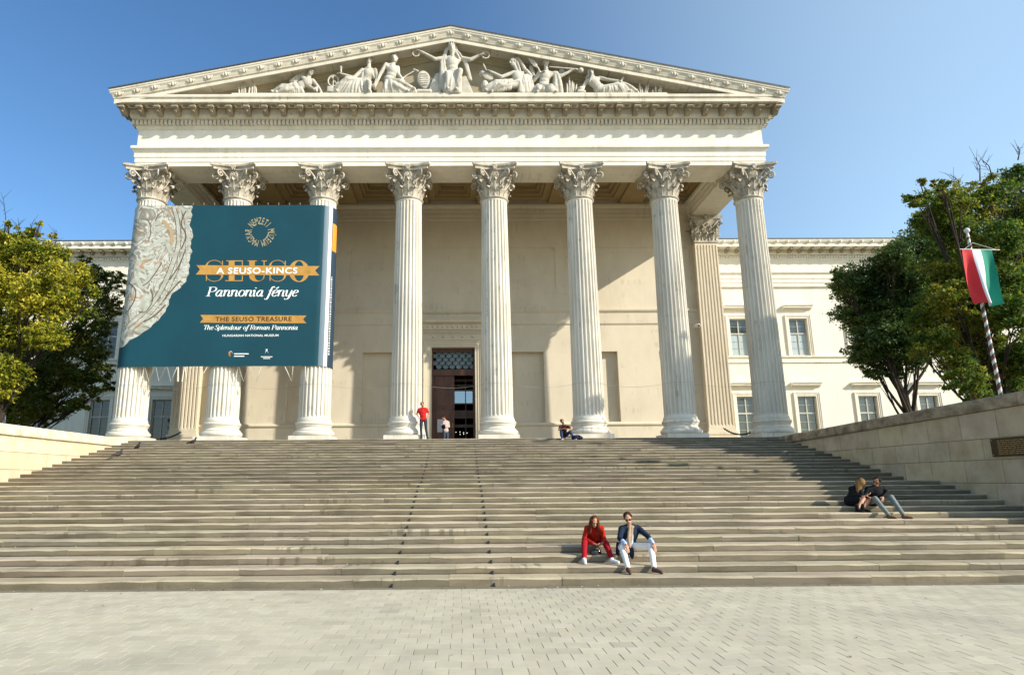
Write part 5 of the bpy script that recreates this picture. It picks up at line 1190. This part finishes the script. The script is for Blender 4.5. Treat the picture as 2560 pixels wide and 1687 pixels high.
def serif_text(text, cxp, basep, xh, wid, o=.012):
    tot = sum(GL[c_][1] for c_ in text); sx = wid/(tot+.3); m = MB(); x0 = cxp-wid/2
    for c_ in text:
        for pl in GL[c_][0]:
            pts = smooth(pl, 4) if len(pl) > 2 else pl; n = len(pts); out = []; inn = []
            for i, (x, y_) in enumerate(pts):
                a_, b_ = pts[max(i-1, 0)], pts[min(i+1, n-1)]; dx, dy = (b_[0]-a_[0])*sx, (b_[1]-a_[1])*xh; L = math.hypot(dx, dy) or 1
                w_ = xh*(.035+.105*(abs(dy)/L)**1.6)*(.7 if i in (0, n-1) and len(pl) > 3 else 1); X = x0+x*sx+y_*xh*.30; Yp = basep-y_*xh; out.append(px(X+dy/L*w_, Yp+dx/L*w_)); inn.append(px(X-dy/L*w_, Yp-dx/L*w_))
            strip(m, inn, out, o+random.uniform(0, .004))
        x0 += GL[c_][1]*sx
    m.build('serif_lettering', WTXT, ban)
serif_text('Pannonia fénye', 1135, 820, 52, 800)
serif_text('The Splendour of Roman Pannonia', 1118, 1104, 25, 815)
text_on('HUNGARIAN NATIONAL MUSEUM', 'lettering', *px(1112, 1163), 19/3.41, 476/3.41, WTXT, bold=.012)
# ring of letters
cx_, cy_ = px(1190, 273); Yb = YC-RBn; word = 'MAGYAR NEMZETI MÚZEUM '
ringm = MB()
for i, chh in enumerate(word):
    if chh == ' ': continue
    ang = math.radians(-164+16.4*i+0)   # clockwise from the bottom gap, 0 = top
    cu = bpy.data.curves.new('c', 'FONT'); cu.body = chh; cu.size = 1; cu.align_x = 'CENTER'; cu.resolution_u = 2; ob = bpy.data.objects.new('c', cu); C.objects.link(ob)
    dg = bpy.context.evaluated_depsgraph_get(); dg.update(); me = bpy.data.meshes.new_from_object(ob.evaluated_get(dg)); bpy.data.objects.remove(ob)
    vs = []
    for q in me.vertices:
        r = 20+q.co.y*25; tx = q.co.x*12; vs.append((cx_+r*math.sin(ang)+tx*math.cos(ang), cy_-r*math.cos(ang)+tx*math.sin(ang)))
    vv = []
    for a, b in vs: q = P(a, b, Yb); vv.append(bpos(q.x-xa, q.z, .010))
    ringm.add(vv, [tuple(p.vertices) for p in me.polygons])
ringm.build('ring_emblem', mat('pale_gold_print', (.45, .38, .22), (.36, .29, .16), 3, rough=.5), ban)
# two small crests with lines of small print
for cx0, colr in ((945, True), (1250, False)):
    m = MB(); yy = 1312 if colr else 1310
    for q, w_ in ((-26, 3), (-18, 9), (-8, 13), (6, 13), (16, 9), (24, 3)): pass
    pts = [px(cx0+14*math.cos(a)*(1 if math.sin(a) < 0 else .9), yy+(26 if math.sin(a) < 0 else -22)*-1*math.sin(a)*-1) for a in [k*math.pi/8 for k in range(16)]]
    shape(pts, 'crest', WTXT, .010)
    if colr:
        shape([px(cx0-18, yy-22), px(cx0-13, yy-22), px(cx0-13, yy+20), px(cx0-18, yy+14)], 'crest', ORV, .012)
        for k in (-14, 0, 14): shape([px(cx0-11, yy+k-3), px(cx0-1, yy+k-3), px(cx0-1, yy+k+3), px(cx0-11, yy+k+3)], 'crest', ORV, .0125)
        for k, w_ in ((1306, 125), (1326, 88)): shape([px(972, k), px(972+w_, k), px(972+w_, k+8), px(972, k+8)], 'small_print', WTXT, .010)
    else:
        shape([px(cx0-8, yy-40), px(cx0+8, yy-40), px(cx0+5, yy-26), px(cx0-5, yy-26)], 'crest', WTXT, .010)
        for k, w_ in ((1332, 98), (1346, 60)): shape([px(cx0-w_/2, k), px(cx0+w_/2, k), px(cx0+w_/2, k+6), px(cx0-w_/2, k+6)], 'small_print', WTXT, .010)
# silver plate artwork at the left
DISH = bpy.data.materials.new('silver_dish_print'); DISH.use_nodes = True; n = DISH.node_tree; b = n.nodes['Principled BSDF']; b.inputs['Roughness'].default_value = .6
tc = n.nodes.new('ShaderNodeTexCoord'); nz = n.nodes.new('ShaderNodeTexNoise'); nz.inputs['Scale'].default_value = .75; nz.inputs['Detail'].default_value = 5; nz.inputs['Distortion'].default_value = 1.6
wv = n.nodes.new('ShaderNodeTexNoise'); wv.inputs['Scale'].default_value = 1.5; wv.inputs['Detail'].default_value = 5; wv.inputs['Distortion'].default_value = 1.0
n.links.new(tc.outputs['Object'], nz.inputs['Vector']); n.links.new(tc.outputs['Object'], wv.inputs['Vector'])
cr = n.nodes.new('ShaderNodeValToRGB'); E_ = cr.color_ramp.elements; E_[0].position = .0; E_[0].color = (.30, .31, .22, 1); E_[1].position = 1; E_[1].color = (.38, .40, .30, 1)
for p_, c_ in ((.34, (.40, .42, .35)), (.41, (.20, .17, .13)), (.445, (.56, .57, .51)), (.49, (.43, .45, .38)), (.515, (.20, .16, .12)), (.54, (.40, .37, .29)), (.57, (.60, .61, .56)), (.605, (.25, .22, .17)), (.63, (.56, .58, .52)), (.72, (.34, .35, .28))):
    e_ = cr.color_ramp.elements.new(p_); e_.color = (*c_, 1)
n.links.new(nz.outputs[0], cr.inputs[0])
r2 = n.nodes.new('ShaderNodeValToRGB'); r2.color_ramp.elements[0].position = .60; r2.color_ramp.elements[1].position = .68; n.links.new(wv.outputs[0], r2.inputs[0])
mx = n.nodes.new('ShaderNodeMix'); mx.data_type = 'RGBA'; n.links.new(r2.outputs[0], mx.inputs[0]); n.links.new(cr.outputs[0], mx.inputs[6]); mx.inputs[7].default_value = (.42, .24, .13, 1); n.links.new(mx.outputs[2], b.inputs['Base Color'])
m = MB(); prof = [(1250, 20), (1200, 80), (1150, 165), (1100, 240), (1040, 305), (990, 355), (930, 395), (870, 418), (820, 425), (790, 455), (740, 520), (690, 560), (620, 585), (560, 590), (500, 590), (440, 612), (380, 596), (330, 612), (280, 622), (240, 600), (190, 590), (150, 612), (100, 606), (60, 612), (44, 612)]
prof = prof[::-1]; rows = []; Yb = YC-RBn
def sedge(z):
    zz = []
    for cy, cx0 in prof: q = P(*px(cx0, cy), Yb); zz.append((q.z, q.x-xa))
    for (z0, s0), (z1, s1) in zip(zz, zz[1:]):
        if z0 >= z >= z1: return s0+(s1-s0)*(z0-z)/(z0-z1)
    return zz[0][1] if z > zz[0][0] else None
zlow = P(*px(20, 1250), Yb).z; NR = 90; NC = 40
for j in range(NR+1):
    z = ZB1-.01-(ZB1-.01-zlow)*j/NR; se = sedge(z); 
    if se is None: se = -.5
    se += .03*math.sin(j*1.3); sm = S0+.02 if j < NR*.8 else S0+.02
    rows.append([bpos(sm+(max(se, S0+.05)-sm)*i/NC, z, .006) for i in range(NC+1)])
k = NC+1; m.add([p for r in rows for p in r], [(j*k+i, (j+1)*k+i, (j+1)*k+i+1, j*k+i+1) for j in range(NR) for i in range(NC)], 0, True)
dish = m.build('silver_dish_picture', DISH, ban)
# engraved figures and rim lines of the dish as printed strokes
LINE = flat('brown_print', (.12, .085, .06), .7); CREAM = mat('cream_print', (.50, .52, .46), (.30, .29, .22), 3.2, rough=.6)
def stroke(pts, wd, mt, o, name='printed_figure'):
    wd = wd*.85
    m = MB(); out = []; inn = []
    for i, (x, y_) in enumerate(pts):
        x2, y2 = pts[min(i+1, len(pts)-1)]; x1_, y1_ = pts[max(i-1, 0)]; dx, dy = x2-x1_, y2-y1_; L = math.hypot(dx, dy) or 1
        w_ = wd*(.45 if i in (0, len(pts)-1) else 1); out.append(px(x-dy/L*w_, y_+dx/L*w_)); inn.append(px(x+dy/L*w_, y_-dx/L*w_))
    strip(m, out, inn, o); m.build(name, mt, dish)
rim = smooth([(455, 60), (490, 200), (495, 380), (455, 520), (400, 660), (330, 800), (240, 920), (130, 1020), (45, 1090)])
for dx, wd, mt in ((0, 16, CREAM), (20, 3, LINE), (-19, 3, LINE), (45, 8, CREAM), (62, 2.5, LINE), (85, 10, CREAM)): stroke([(x+dx, y_+dx*.3) for x, y_ in rim], wd, mt, .009+abs(dx)*.00002)
for pts, wd, mt in (([(180, 170), (230, 190), (270, 260), (330, 290), (390, 290)], 14, CREAM), ([(290, 180), (330, 220), (300, 270)], 36, CREAM), ([(210, 440), (260, 400), (330, 350), (390, 350), (430, 440), (465, 480)], 22, CREAM),
    ([(180, 510), (135, 580), (150, 680), (200, 740), (260, 640), (340, 540)], 24, CREAM), ([(240, 800), (215, 880), (180, 930)], 42, CREAM), ([(360, 170), (430, 260), (440, 380)], 18, flat('tan_print', (.42, .30, .17))),
    ([(170, 160), (240, 180), (260, 270), (240, 350)], 4, LINE), ([(190, 730), (250, 690), (340, 560), (350, 530)], 5, LINE), ([(60, 700), (130, 760), (120, 860), (60, 950)], 5, LINE), ([(260, 760), (280, 850), (220, 950), (160, 950)], 4, LINE),
    ([(370, 90), (320, 130), (300, 180)], 5, LINE), ([(560, 90), (520, 200), (560, 300), (520, 420)], 6, LINE), ([(560, 420), (500, 560), (420, 680)], 5, LINE), ([(520, 680), (430, 780), (360, 870)], 6, LINE), ([(390, 890), (300, 980), (200, 1040)], 7, LINE)):
    stroke(smooth(pts), wd, mt, .013 if mt is CREAM else .0155)
# vertical small print on the wrapped edge
m = MB(); z = 8.1
while z < 12.2:
    L = random.uniform(.05, .12)
    vs = [bpos(LB+.74, z, .012), bpos(LB+.84, z, .012), bpos(LB+.84, z+L, .012), bpos(LB+.74, z+L, .012)]; m.add(vs, [(0, 1, 2, 3)]); z += L+.045
m.build('small_print', flat('pale_grey_print', (.42, .45, .46)), ban)
# lashings: zigzag cords from the hem down to the cable
m = MB()
for grp_ in ([(742, 300), (765, 155), (820, 350), (900, 155), (940, 352), (1035, 155), (1080, 352), (1165, 155)], [(1165, 155), (1158, 352)], [(1170, 155), (1172, 352)], [(1245, 155), (1212, 352)], [(1245, 155), (1268, 350), (1335, 155)],
             [(1470, 250), (1525, 155)], [(1860, 300), (1880, 155), (1945, 350), (2015, 155), (2100, 345), (2162, 155)], [(2430, 155), (2520, 350), (2535, 155)], [(2680, 155), (2690, 350)]):
    pts = [P(200+a/4.76, 880+b_/4.76, 31.86) for a, b_ in grp_]; m.tube(pts, .022, 5)
m.build('lashing_cord', CORD, ban)
m = MB(); n_ = 0
sx = .3
while sx < LB+.3: p = bpos(sx, ZB1+.03, .01); m.cap(p, .014, p+Vector((0, 0, .10)), .010); sx += .55
m.build('eyelet_hook', STEEL, ban); rel(ban)
# steel cable round the columns
t = thing('cable', 'thin steel cable slung from column to column above their bases', 'cable', (XC, 32, 6.6)); m = MB()
for i, x in enumerate(COLX):
    m.tube([(x+.785*math.cos(a), YC+.785*math.sin(a), 6.62) for a in [math.pi+k*math.pi/10 for k in range(11)]], .006, 5)
    if i < 7: m.tube([(x+.78+(SP-1.56)*k/8, YC-.02, 6.62-.14*math.sin(math.pi*k/8)) for k in range(9)], .006, 5)
m.build('wire', STEEL, t); rel(t)
# notice on the door
t = thing('notice', 'white paper notice fixed to the brown door leaf behind the person at the door', 'notice', (-1.25, 39.73, 4.6)); m = MB(); a = P(1093.5, 1080, YD-.03); b = P(1107.5, 1048, YD-.03)
m.box(a.x, b.x+.03, YD-.045, YD-.035, a.z, b.z); m.build('sheet', flat('paper', (.55, .58, .62)), t)
m = MB()
for k in range(9): m.box(a.x+.05, b.x-.02, YD-.047, YD-.0455, b.z-.1-k*.075, b.z-.085-k*.075)
m.build('printed_lines', flat('grey_ink', (.25, .26, .28)), t); rel(t)
# chains beside the corner columns
CH = flat('black_chain', (.02, .018, .016), .5)
def chain(label, a, b, sag):
    t = thing('chain', label, 'chain', a); m = MB(); a = Vector(a); b = Vector(b); n = 26; pts = [a*(1-i/n)+b*(i/n)-UP*sag*4*(i/n)*(1-i/n) for i in range(n+1)]
    for i in range(n):
        c = (pts[i]+pts[i+1])/2; d = (pts[i+1]-pts[i]); L = d.length*.62; d.normalize(); s_ = d.orthogonal().normalized() if i % 2 else d.cross(d.orthogonal()).normalized()
        m.tube([c+d*L*math.cos(q)+s_*.045*math.sin(q) for q in [k*math.pi/4 for k in range(8)]], .020, 5, closed=True)
    m.build('links', CH, t); rel(t)
chain('black chain sagging between the right pilaster and the rightmost column', P(1809, 1070, 37.5), P(1878, 1080, 33.0), .22)
chain('black chain hanging between the left pilaster and the leftmost column', P(452, 1080, 37.5), P(392, 1097, 33.4), .10)
# pigeons
def pigeon(label, p, ang, s=1.):
    t = thing('pigeon', label, 'pigeon', p); m = MB(); d = Vector((math.cos(ang), math.sin(ang), 0)); sd = Vector((-d.y, d.x, 0)); p = Vector(p); c = p+UP*.12*s
    m.ell(c, (d*.9+UP*.35).normalized()*.13*s, sd*.065*s, (UP*.9-d*.35).normalized()*.07*s); m.cap(c+d*.08*s+UP*.06*s, .04*s, c+d*.10*s+UP*.13*s, .03*s); m.ball(c+d*.11*s+UP*.15*s, .034*s); m.cap(c+d*.14*s+UP*.15*s, .010*s, c+d*.175*s+UP*.14*s, .005*s)
    m.cap(c-d*.10*s-UP*.02*s, .04*s, c-d*.24*s-UP*.06*s, .022*s)
    remesh(m, 'body', flat('dark_feathers', (.03, .028, .03), .6), .008, t, 1); m = MB()
    for q in (-1, 1): m.cap(p+sd*q*.025*s+UP*.06*s, .008, p+sd*q*.025*s, .007); m.cap(p+sd*q*.025*s+UP*.008, .007, p+sd*q*.025*s+d*.04+UP*.006, .005)
    m.build('legs', flat('pink_legs', (.3, .08, .06)), t); rel(t)
q = P(295, 1151, YN(22)+.1); pigeon('dark pigeon on the upper left steps, lowest of the three pigeons', (q.x, YN(22)+.1, ZN(22)), 1.2, 1.3)
q = P(344, 1121, YN(25)+.1); pigeon('dark pigeon on the upper left steps, middle one of the three pigeons', (q.x, YN(25)+.1, ZN(25)), -.6, 1.15)
q = P(482, 1107, YN(27)+.1); pigeon('dark pigeon near the second column, highest of the three pigeons on the steps', (q.x, YN(27)+.1, ZN(27)), .0, 1.15)
# ================================================================ flag and pole
t = thing('flagpole', 'pole with spiral stripes in red, white and green behind the right stair wall', 'flagpole', (17, 20.5, 0))
RED = flat('flag_red', (.55, .03, .035), .7); WHF = flat('flag_white', (.68, .68, .72), .7); GRN = flat('flag_green', (.005, .20, .13), .7); DGRN = flat('pole_green', (.02, .06, .045), .5); WPO = flat('pole_white', (.55, .57, .54), .5); DRED = flat('pole_red', (.16, .025, .02), .5)
m = MB(); p0 = P(2502, 986, 20.5); p1 = P(2420, 592, 20.5); d = (p1-p0)/(p1.z-p0.z); base = p0-d*p0.z; H_ = p1.z; nz_ = 260; sg = 18; vs = []; mats_ = []
for j in range(nz_+1):
    z = H_*j/nz_; r = .070*(1-.35*z/H_)
    for k in range(sg): a = 2*math.pi*k/sg; vs.append((base.x+d.x*z+r*math.cos(a), 20.5+r*math.sin(a), z))
o0 = len(m.v); m.v += vs
for j in range(nz_):
    for k in range(sg):
        ph = (H_*j/nz_/.31-k/sg) % 1.0; m.f.append((j*sg+k, j*sg+(k+1) % sg, (j+1)*sg+(k+1) % sg, (j+1)*sg+k)); m.m.append(1 if ph < .42 else (0 if ph < .71 else 2)); m.s.append(True); m.t.append((1, 1, 1))
m.build('pole', [DRED, WPO, DGRN], t)
m = MB(); m.cap(p1, .05, p1+UP*.12, .03); m.ball(p1+UP*.22, .09); m.build('finial', WPO, t)
zc = P(2410, 623, 20.36); zd = P(2492, 625, 20.36); m = MB(); m.tube([zc-Vector((.14, 0, 0)), zd+Vector((.1, 0, 0))], .016, 6); tp_ = P(2432, 607, 20.4)
m.tube([zc, tp_, zd], .008, 4); m.build('crossbar', WPO, t); rel(t)
fl = MB(); TL, TR_, BL, BR = P(2405, 624, 20.35), P(2480, 625, 20.35), P(2446, 757, 20.27), P(2508, 764, 20.27); nu, nv = 36, 40; vs = []
for j in range(nv+1):
    for i in range(nu+1):
        a, b = i/nu, j/nv; p = (TL*(1-a)+TR_*a)*(1-b)+(BL*(1-a)+BR*a)*b; p = Vector(p)
        p.y += .16*b**.6*math.sin(a*9+b*1.5)+.04*math.sin(a*17-b*3)*b; p.x += .05*math.sin(b*5+.5)*b+(-.10*math.sin(math.pi*b)*(1-a) if b > 0 else 0); p.z += .03*math.sin(a*8)*b; vs.append(p)
k = nu+1
for j in range(nv):
    for i in range(nu): pass
o0 = len(fl.v); fl.v += [tuple(p) for p in vs]
for j in range(nv):
    for i in range(nu): fl.f.append((j*k+i, (j+1)*k+i, (j+1)*k+i+1, j*k+i+1)); fl.m.append(0 if i < 12 else (1 if i < 22 else 2)); fl.s.append(True); fl.t.append((1, 1, 1))
tag(fl.build('flag', [RED, WHF, GRN]), 'red, white and green vertical-striped flag hanging from the crossbar of the striped pole', 'flag')
# ================================================================ trees
def leafmat(name, c1, c2, c3, trans=.35):
    m = bpy.data.materials.new(name); m.use_nodes = True; n = m.node_tree; b = n.nodes['Principled BSDF']; b.inputs['Roughness'].default_value = .5; b.inputs['Specular IOR Level'].default_value = .35
    tc = n.nodes.new('ShaderNodeTexCoord'); t1 = n.nodes.new('ShaderNodeTexNoise'); t1.inputs['Scale'].default_value = .45; t1.inputs['Detail'].default_value = 4; n.links.new(tc.outputs['Object'], t1.inputs['Vector'])
    at = n.nodes.new('ShaderNodeAttribute'); at.attribute_name = 'rnd'
    ad = n.nodes.new('ShaderNodeMath'); ad.operation = 'ADD'; ml = n.nodes.new('ShaderNodeMath'); ml.operation = 'MULTIPLY_ADD'; ml.inputs[1].default_value = .45; ml.inputs[2].default_value = -.22
    n.links.new(at.outputs['Fac'], ml.inputs[0]); n.links.new(t1.outputs[0], ad.inputs[0]); n.links.new(ml.outputs[0], ad.inputs[1])
    r = n.nodes.new('ShaderNodeValToRGB'); e = r.color_ramp.elements; e[0].position = .33; e[0].color = (*c1, 1); e[1].position = .70; e[1].color = (*c3, 1); x = e.new(.5); x.color = (*c2, 1)
    n.links.new(ad.outputs[0], r.inputs[0]); n.links.new(r.outputs[0], b.inputs['Base Color'])
    tr = n.nodes.new('ShaderNodeBsdfTranslucent'); n.links.new(r.outputs[0], tr.inputs[0]); mxs = n.nodes.new('ShaderNodeMixShader'); mxs.inputs[0].default_value = trans
    n.links.new(b.outputs[0], mxs.inputs[1]); n.links.new(tr.outputs[0], mxs.inputs[2]); n.links.new(mxs.outputs[0], n.nodes['Material Output'].inputs[0]); return m
def tree(label, base, top, blobs, nleaf, size, lm, group=None, tr=.22, bare=()):
    """blobs: (centre, radius) clumps; limbs reach from the trunk to each"""
    base = Vector(base); top = Vector(top); t = thing('tree', label, 'tree', base, group)
    m = MB(); n = 9; trunk = [base*(1-i/n)+top*(i/n)+Vector((.12*math.sin(i*1.7), .12*math.cos(i*1.3), 0)) for i in range(n+1)]; m.tube(trunk, [tr*(1-.72*i/n) for i in range(n+1)], 10)
    for c, r in blobs:
        c = Vector(c); k = max(1, min(n-1, int((c.z-base.z)/(top.z-base.z)*n*.62))); a = trunk[k]; mid = a*.5+c*.5+Vector((random.uniform(-.4, .4), random.uniform(-.4, .4), -.25*(c-a).length*.4))
        pts = [a*(1-q)**2+mid*2*q*(1-q)+c*q*q for q in [i/6 for i in range(7)]]; m.tube(pts, [tr*.26*(1-.85*i/6)+.010 for i in range(7)], 6)
        for _ in range(7):
            d = Vector(RNG.normal(size=3)); d.normalize(); e = c+d*r*random.uniform(.7, 1.05); p = pts[random.randint(3, 6)]; m.tube([p, p*.5+e*.5+Vector((0, 0, .1)), e], [.03, .018, .006], 4)
    for p, q in bare:
        p = Vector(p); q = Vector(q); m.tube([p, p*.5+q*.5+Vector((.1, 0, .1)), q], [.03, .018, .008], 4)
        for _ in range(9):
            f_ = random.uniform(.3, 1); a = p*(1-f_)+q*f_; m.tube([a, a+Vector((random.uniform(-.5, .5), random.uniform(-.3, .3), random.uniform(.1, .6)))], [.010, .004], 4)
    m.build('trunk', BARK, t)
    tot = sum(r**2 for _, r in blobs); V = []; 
    for c, r in blobs:
        k = int(nleaf*r*r/tot); d = RNG.normal(size=(k, 3)); d /= np.linalg.norm(d, axis=1)[:, None]; rad = r*(RNG.random(k)**.38)*(1+.12*RNG.normal(size=k)); ctr = d*rad[:, None]*np.array([1, 1, .82])+np.array(c)
        # leaves gather in sprays
        sp = RNG.normal(size=(max(6, k//34), 3)); sp /= np.linalg.norm(sp, axis=1)[:, None]; spc = sp*(r*(.45+.85*RNG.random(len(sp)))[:, None])*np.array([1, 1, .82])+np.array(c)
        idx = RNG.integers(0, len(sp), k); w_ = (RNG.random(k) < .93)[:, None]; ctr = np.where(w_, spc[idx]+RNG.normal(size=(k, 3))*r*.13*np.array([1.2, 1.2, .6]), ctr); V.append(ctr)
    ctr = np.concatenate(V); k = len(ctr); nrm = RNG.normal(size=(k, 3))+np.array([.3, -.3, .6]); nrm /= np.linalg.norm(nrm, axis=1)[:, None]
    a = np.cross(nrm, RNG.normal(size=(k, 3))); a /= np.linalg.norm(a, axis=1)[:, None]; b = np.cross(nrm, a); sz = size*(.6+.8*RNG.random(k))[:, None]
    v = np.stack([ctr-a*sz, ctr-b*sz*.42+nrm*sz*.12, ctr+a*sz, ctr+b*sz*.42+nrm*sz*.12], 1).reshape(-1, 3)
    me = bpy.data.meshes.new('crown'); me.vertices.add(4*k); me.vertices.foreach_set('co', v.ravel()); me.loops.add(4*k); me.loops.foreach_set('vertex_index', np.arange(4*k, dtype=np.int32))
    me.polygons.add(k); me.polygons.foreach_set('loop_start', np.arange(0, 4*k, 4, dtype=np.int32)); me.polygons.foreach_set('loop_total', np.full(k, 4, dtype=np.int32))
    at = me.attributes.new('rnd', 'FLOAT', 'FACE'); at.data.foreach_set('value', RNG.random(k).astype(np.float32)); me.materials.append(lm); me.update(calc_edges=True); me.validate()
    o = bpy.data.objects.new('crown', me); C.objects.link(o); o.parent = t; rel(t); return t
def blobs_px(L, Y, jit=1.2):
    """clumps (u, v, radius px) of the outline seen, placed at depth Y"""
    o = []
    for u, v, r in L:
        y = max(Y+random.uniform(-jit, jit), 22.2 if Y < 30 else 0); p = P(u, v, y); o.append(((p.x, p.y, p.z), r/1648*y*.93))
    return o
YEL = leafmat('yellow_green_leaves', (.07, .12, .012), (.30, .31, .02), (.54, .46, .04), .4); DKG = leafmat('dark_green_leaves', (.03, .07, .02), (.055, .11, .026), (.11, .16, .03), .42); MIX = leafmat('autumn_mixed_leaves', (.05, .115, .016), (.13, .20, .022), (.30, .26, .03), .55)
L = [(30, 640, 55), (95, 640, 50), (150, 690, 48), (20, 730, 60), (90, 740, 60), (165, 765, 48), (205, 690, 34), (40, 830, 60), (120, 840, 44), (-40, 700, 70), (-50, 850, 80), (20, 930, 50), (-30, 960, 60), (70, 590, 26), (15, 600, 30), (150, 630, 22), (-60, 600, 60), (235, 730, 20), (100, 560, 9), (130, 590, 10), (20, 560, 12)]
tree('yellow-green autumn tree beyond the left stair wall, nearer and brighter of two', (-23.5, 33.6, 0), (-23.2, 33.7, 12.2), blobs_px(L, 33.6, 1.0), 82000, .085, YEL, None, .24,
     [(P(40, 600, 33.5), P(45, 545, 33.5)), (P(10, 600, 33.5), P(8, 495, 33.5)), (P(130, 640, 33.5), P(140, 575, 33.5)), (P(90, 620, 33.5), P(75, 560, 33.5))])
L = [(200, 720, 36), (240, 690, 30), (265, 740, 32), (290, 700, 22), (285, 770, 24), (225, 790, 40), (255, 820, 30), (180, 850, 50), (230, 880, 38), (120, 890, 50), (150, 940, 50), (210, 950, 40), (255, 925, 28), (272, 965, 18), (60, 920, 50), (90, 990, 44), (150, 1010, 38), (30, 1000, 44), (60, 1040, 36), (200, 1010, 26), (0, 960, 50), (305, 735, 12), (240, 985, 18), (110, 1040, 26), (-40, 1010, 50), (215, 660, 20)]
tree('dark green tree standing in shade in front of the left wing', (-28.5, 40, 0), (-26.5, 40, 9.5), blobs_px(L, 39, 2.0), 46000, .095, leafmat('shaded_green_leaves', (.05, .095, .016), (.10, .15, .022), (.26, .24, .03), .5), None, .22)
L = [(2150, 700, 55), (2190, 760, 60), (2140, 790, 50), (2120, 720, 40), (2200, 840, 60), (2160, 880, 45), (2230, 700, 60), (2260, 780, 60), (2250, 880, 60), (2300, 830, 60), (2320, 700, 70), (2290, 620, 55), (2340, 560, 55), (2235, 640, 40), (2190, 925, 28), (2240, 930, 20), (2290, 890, 30), (2100, 690, 22), (2380, 640, 60), (2380, 780, 60), (2210, 670, 40)]
tree('round dark green tree standing in front of the right wing', (26.3, 37, 0), (24.1, 37, 11.5), blobs_px(L, 36.8, 1.3), 85000, .095, DKG, None, .34)
L = [(2415, 950, 42), (2465, 930, 46), (2520, 940, 50), (2390, 895, 40), (2350, 850, 34), (2450, 860, 50), (2440, 700, 70), (2510, 700, 60), (2400, 580, 60), (2330, 760, 40), (2300, 800, 34), (2440, 985, 32), (2510, 975, 40), (2560, 985, 50), (2330, 560, 50), (2290, 500, 30), (2370, 500, 50), (2352, 462, 22), (2430, 520, 60), (2480, 475, 42), (2545, 440, 38), (2560, 520, 70), (2340, 650, 40), (2420, 640, 60), (2500, 600, 60), (2560, 660, 60), (2330, 850, 46), (2300, 880, 26), (2390, 830, 60), (2470, 790, 60), (2545, 780, 60), (2420, 920, 55), (2500, 900, 60), (2560, 900, 60), (2380, 740, 55), (2620, 560, 90), (2640, 720, 90), (2640, 880, 80), (2700, 640, 90), (2620, 450, 50), (2360, 690, 44), (2300, 455, 14)]
tree('large green tree turning brown just behind the flagpole', (20.8, 25.3, 0), (20.4, 25.2, 11.5), blobs_px(L, 25.3, 3.0), 135000, .078, MIX, None, .22,
     [(P(2450, 450, 26), P(2440, 395, 26)), (P(2480, 440, 26), P(2455, 400, 26)), (P(2545, 400, 26), P(2545, 365, 26)), (P(2400, 470, 26), P(2380, 440, 26))])
# trees beside the stairs, outside the frame to the right, whose shade falls on the steps and columns
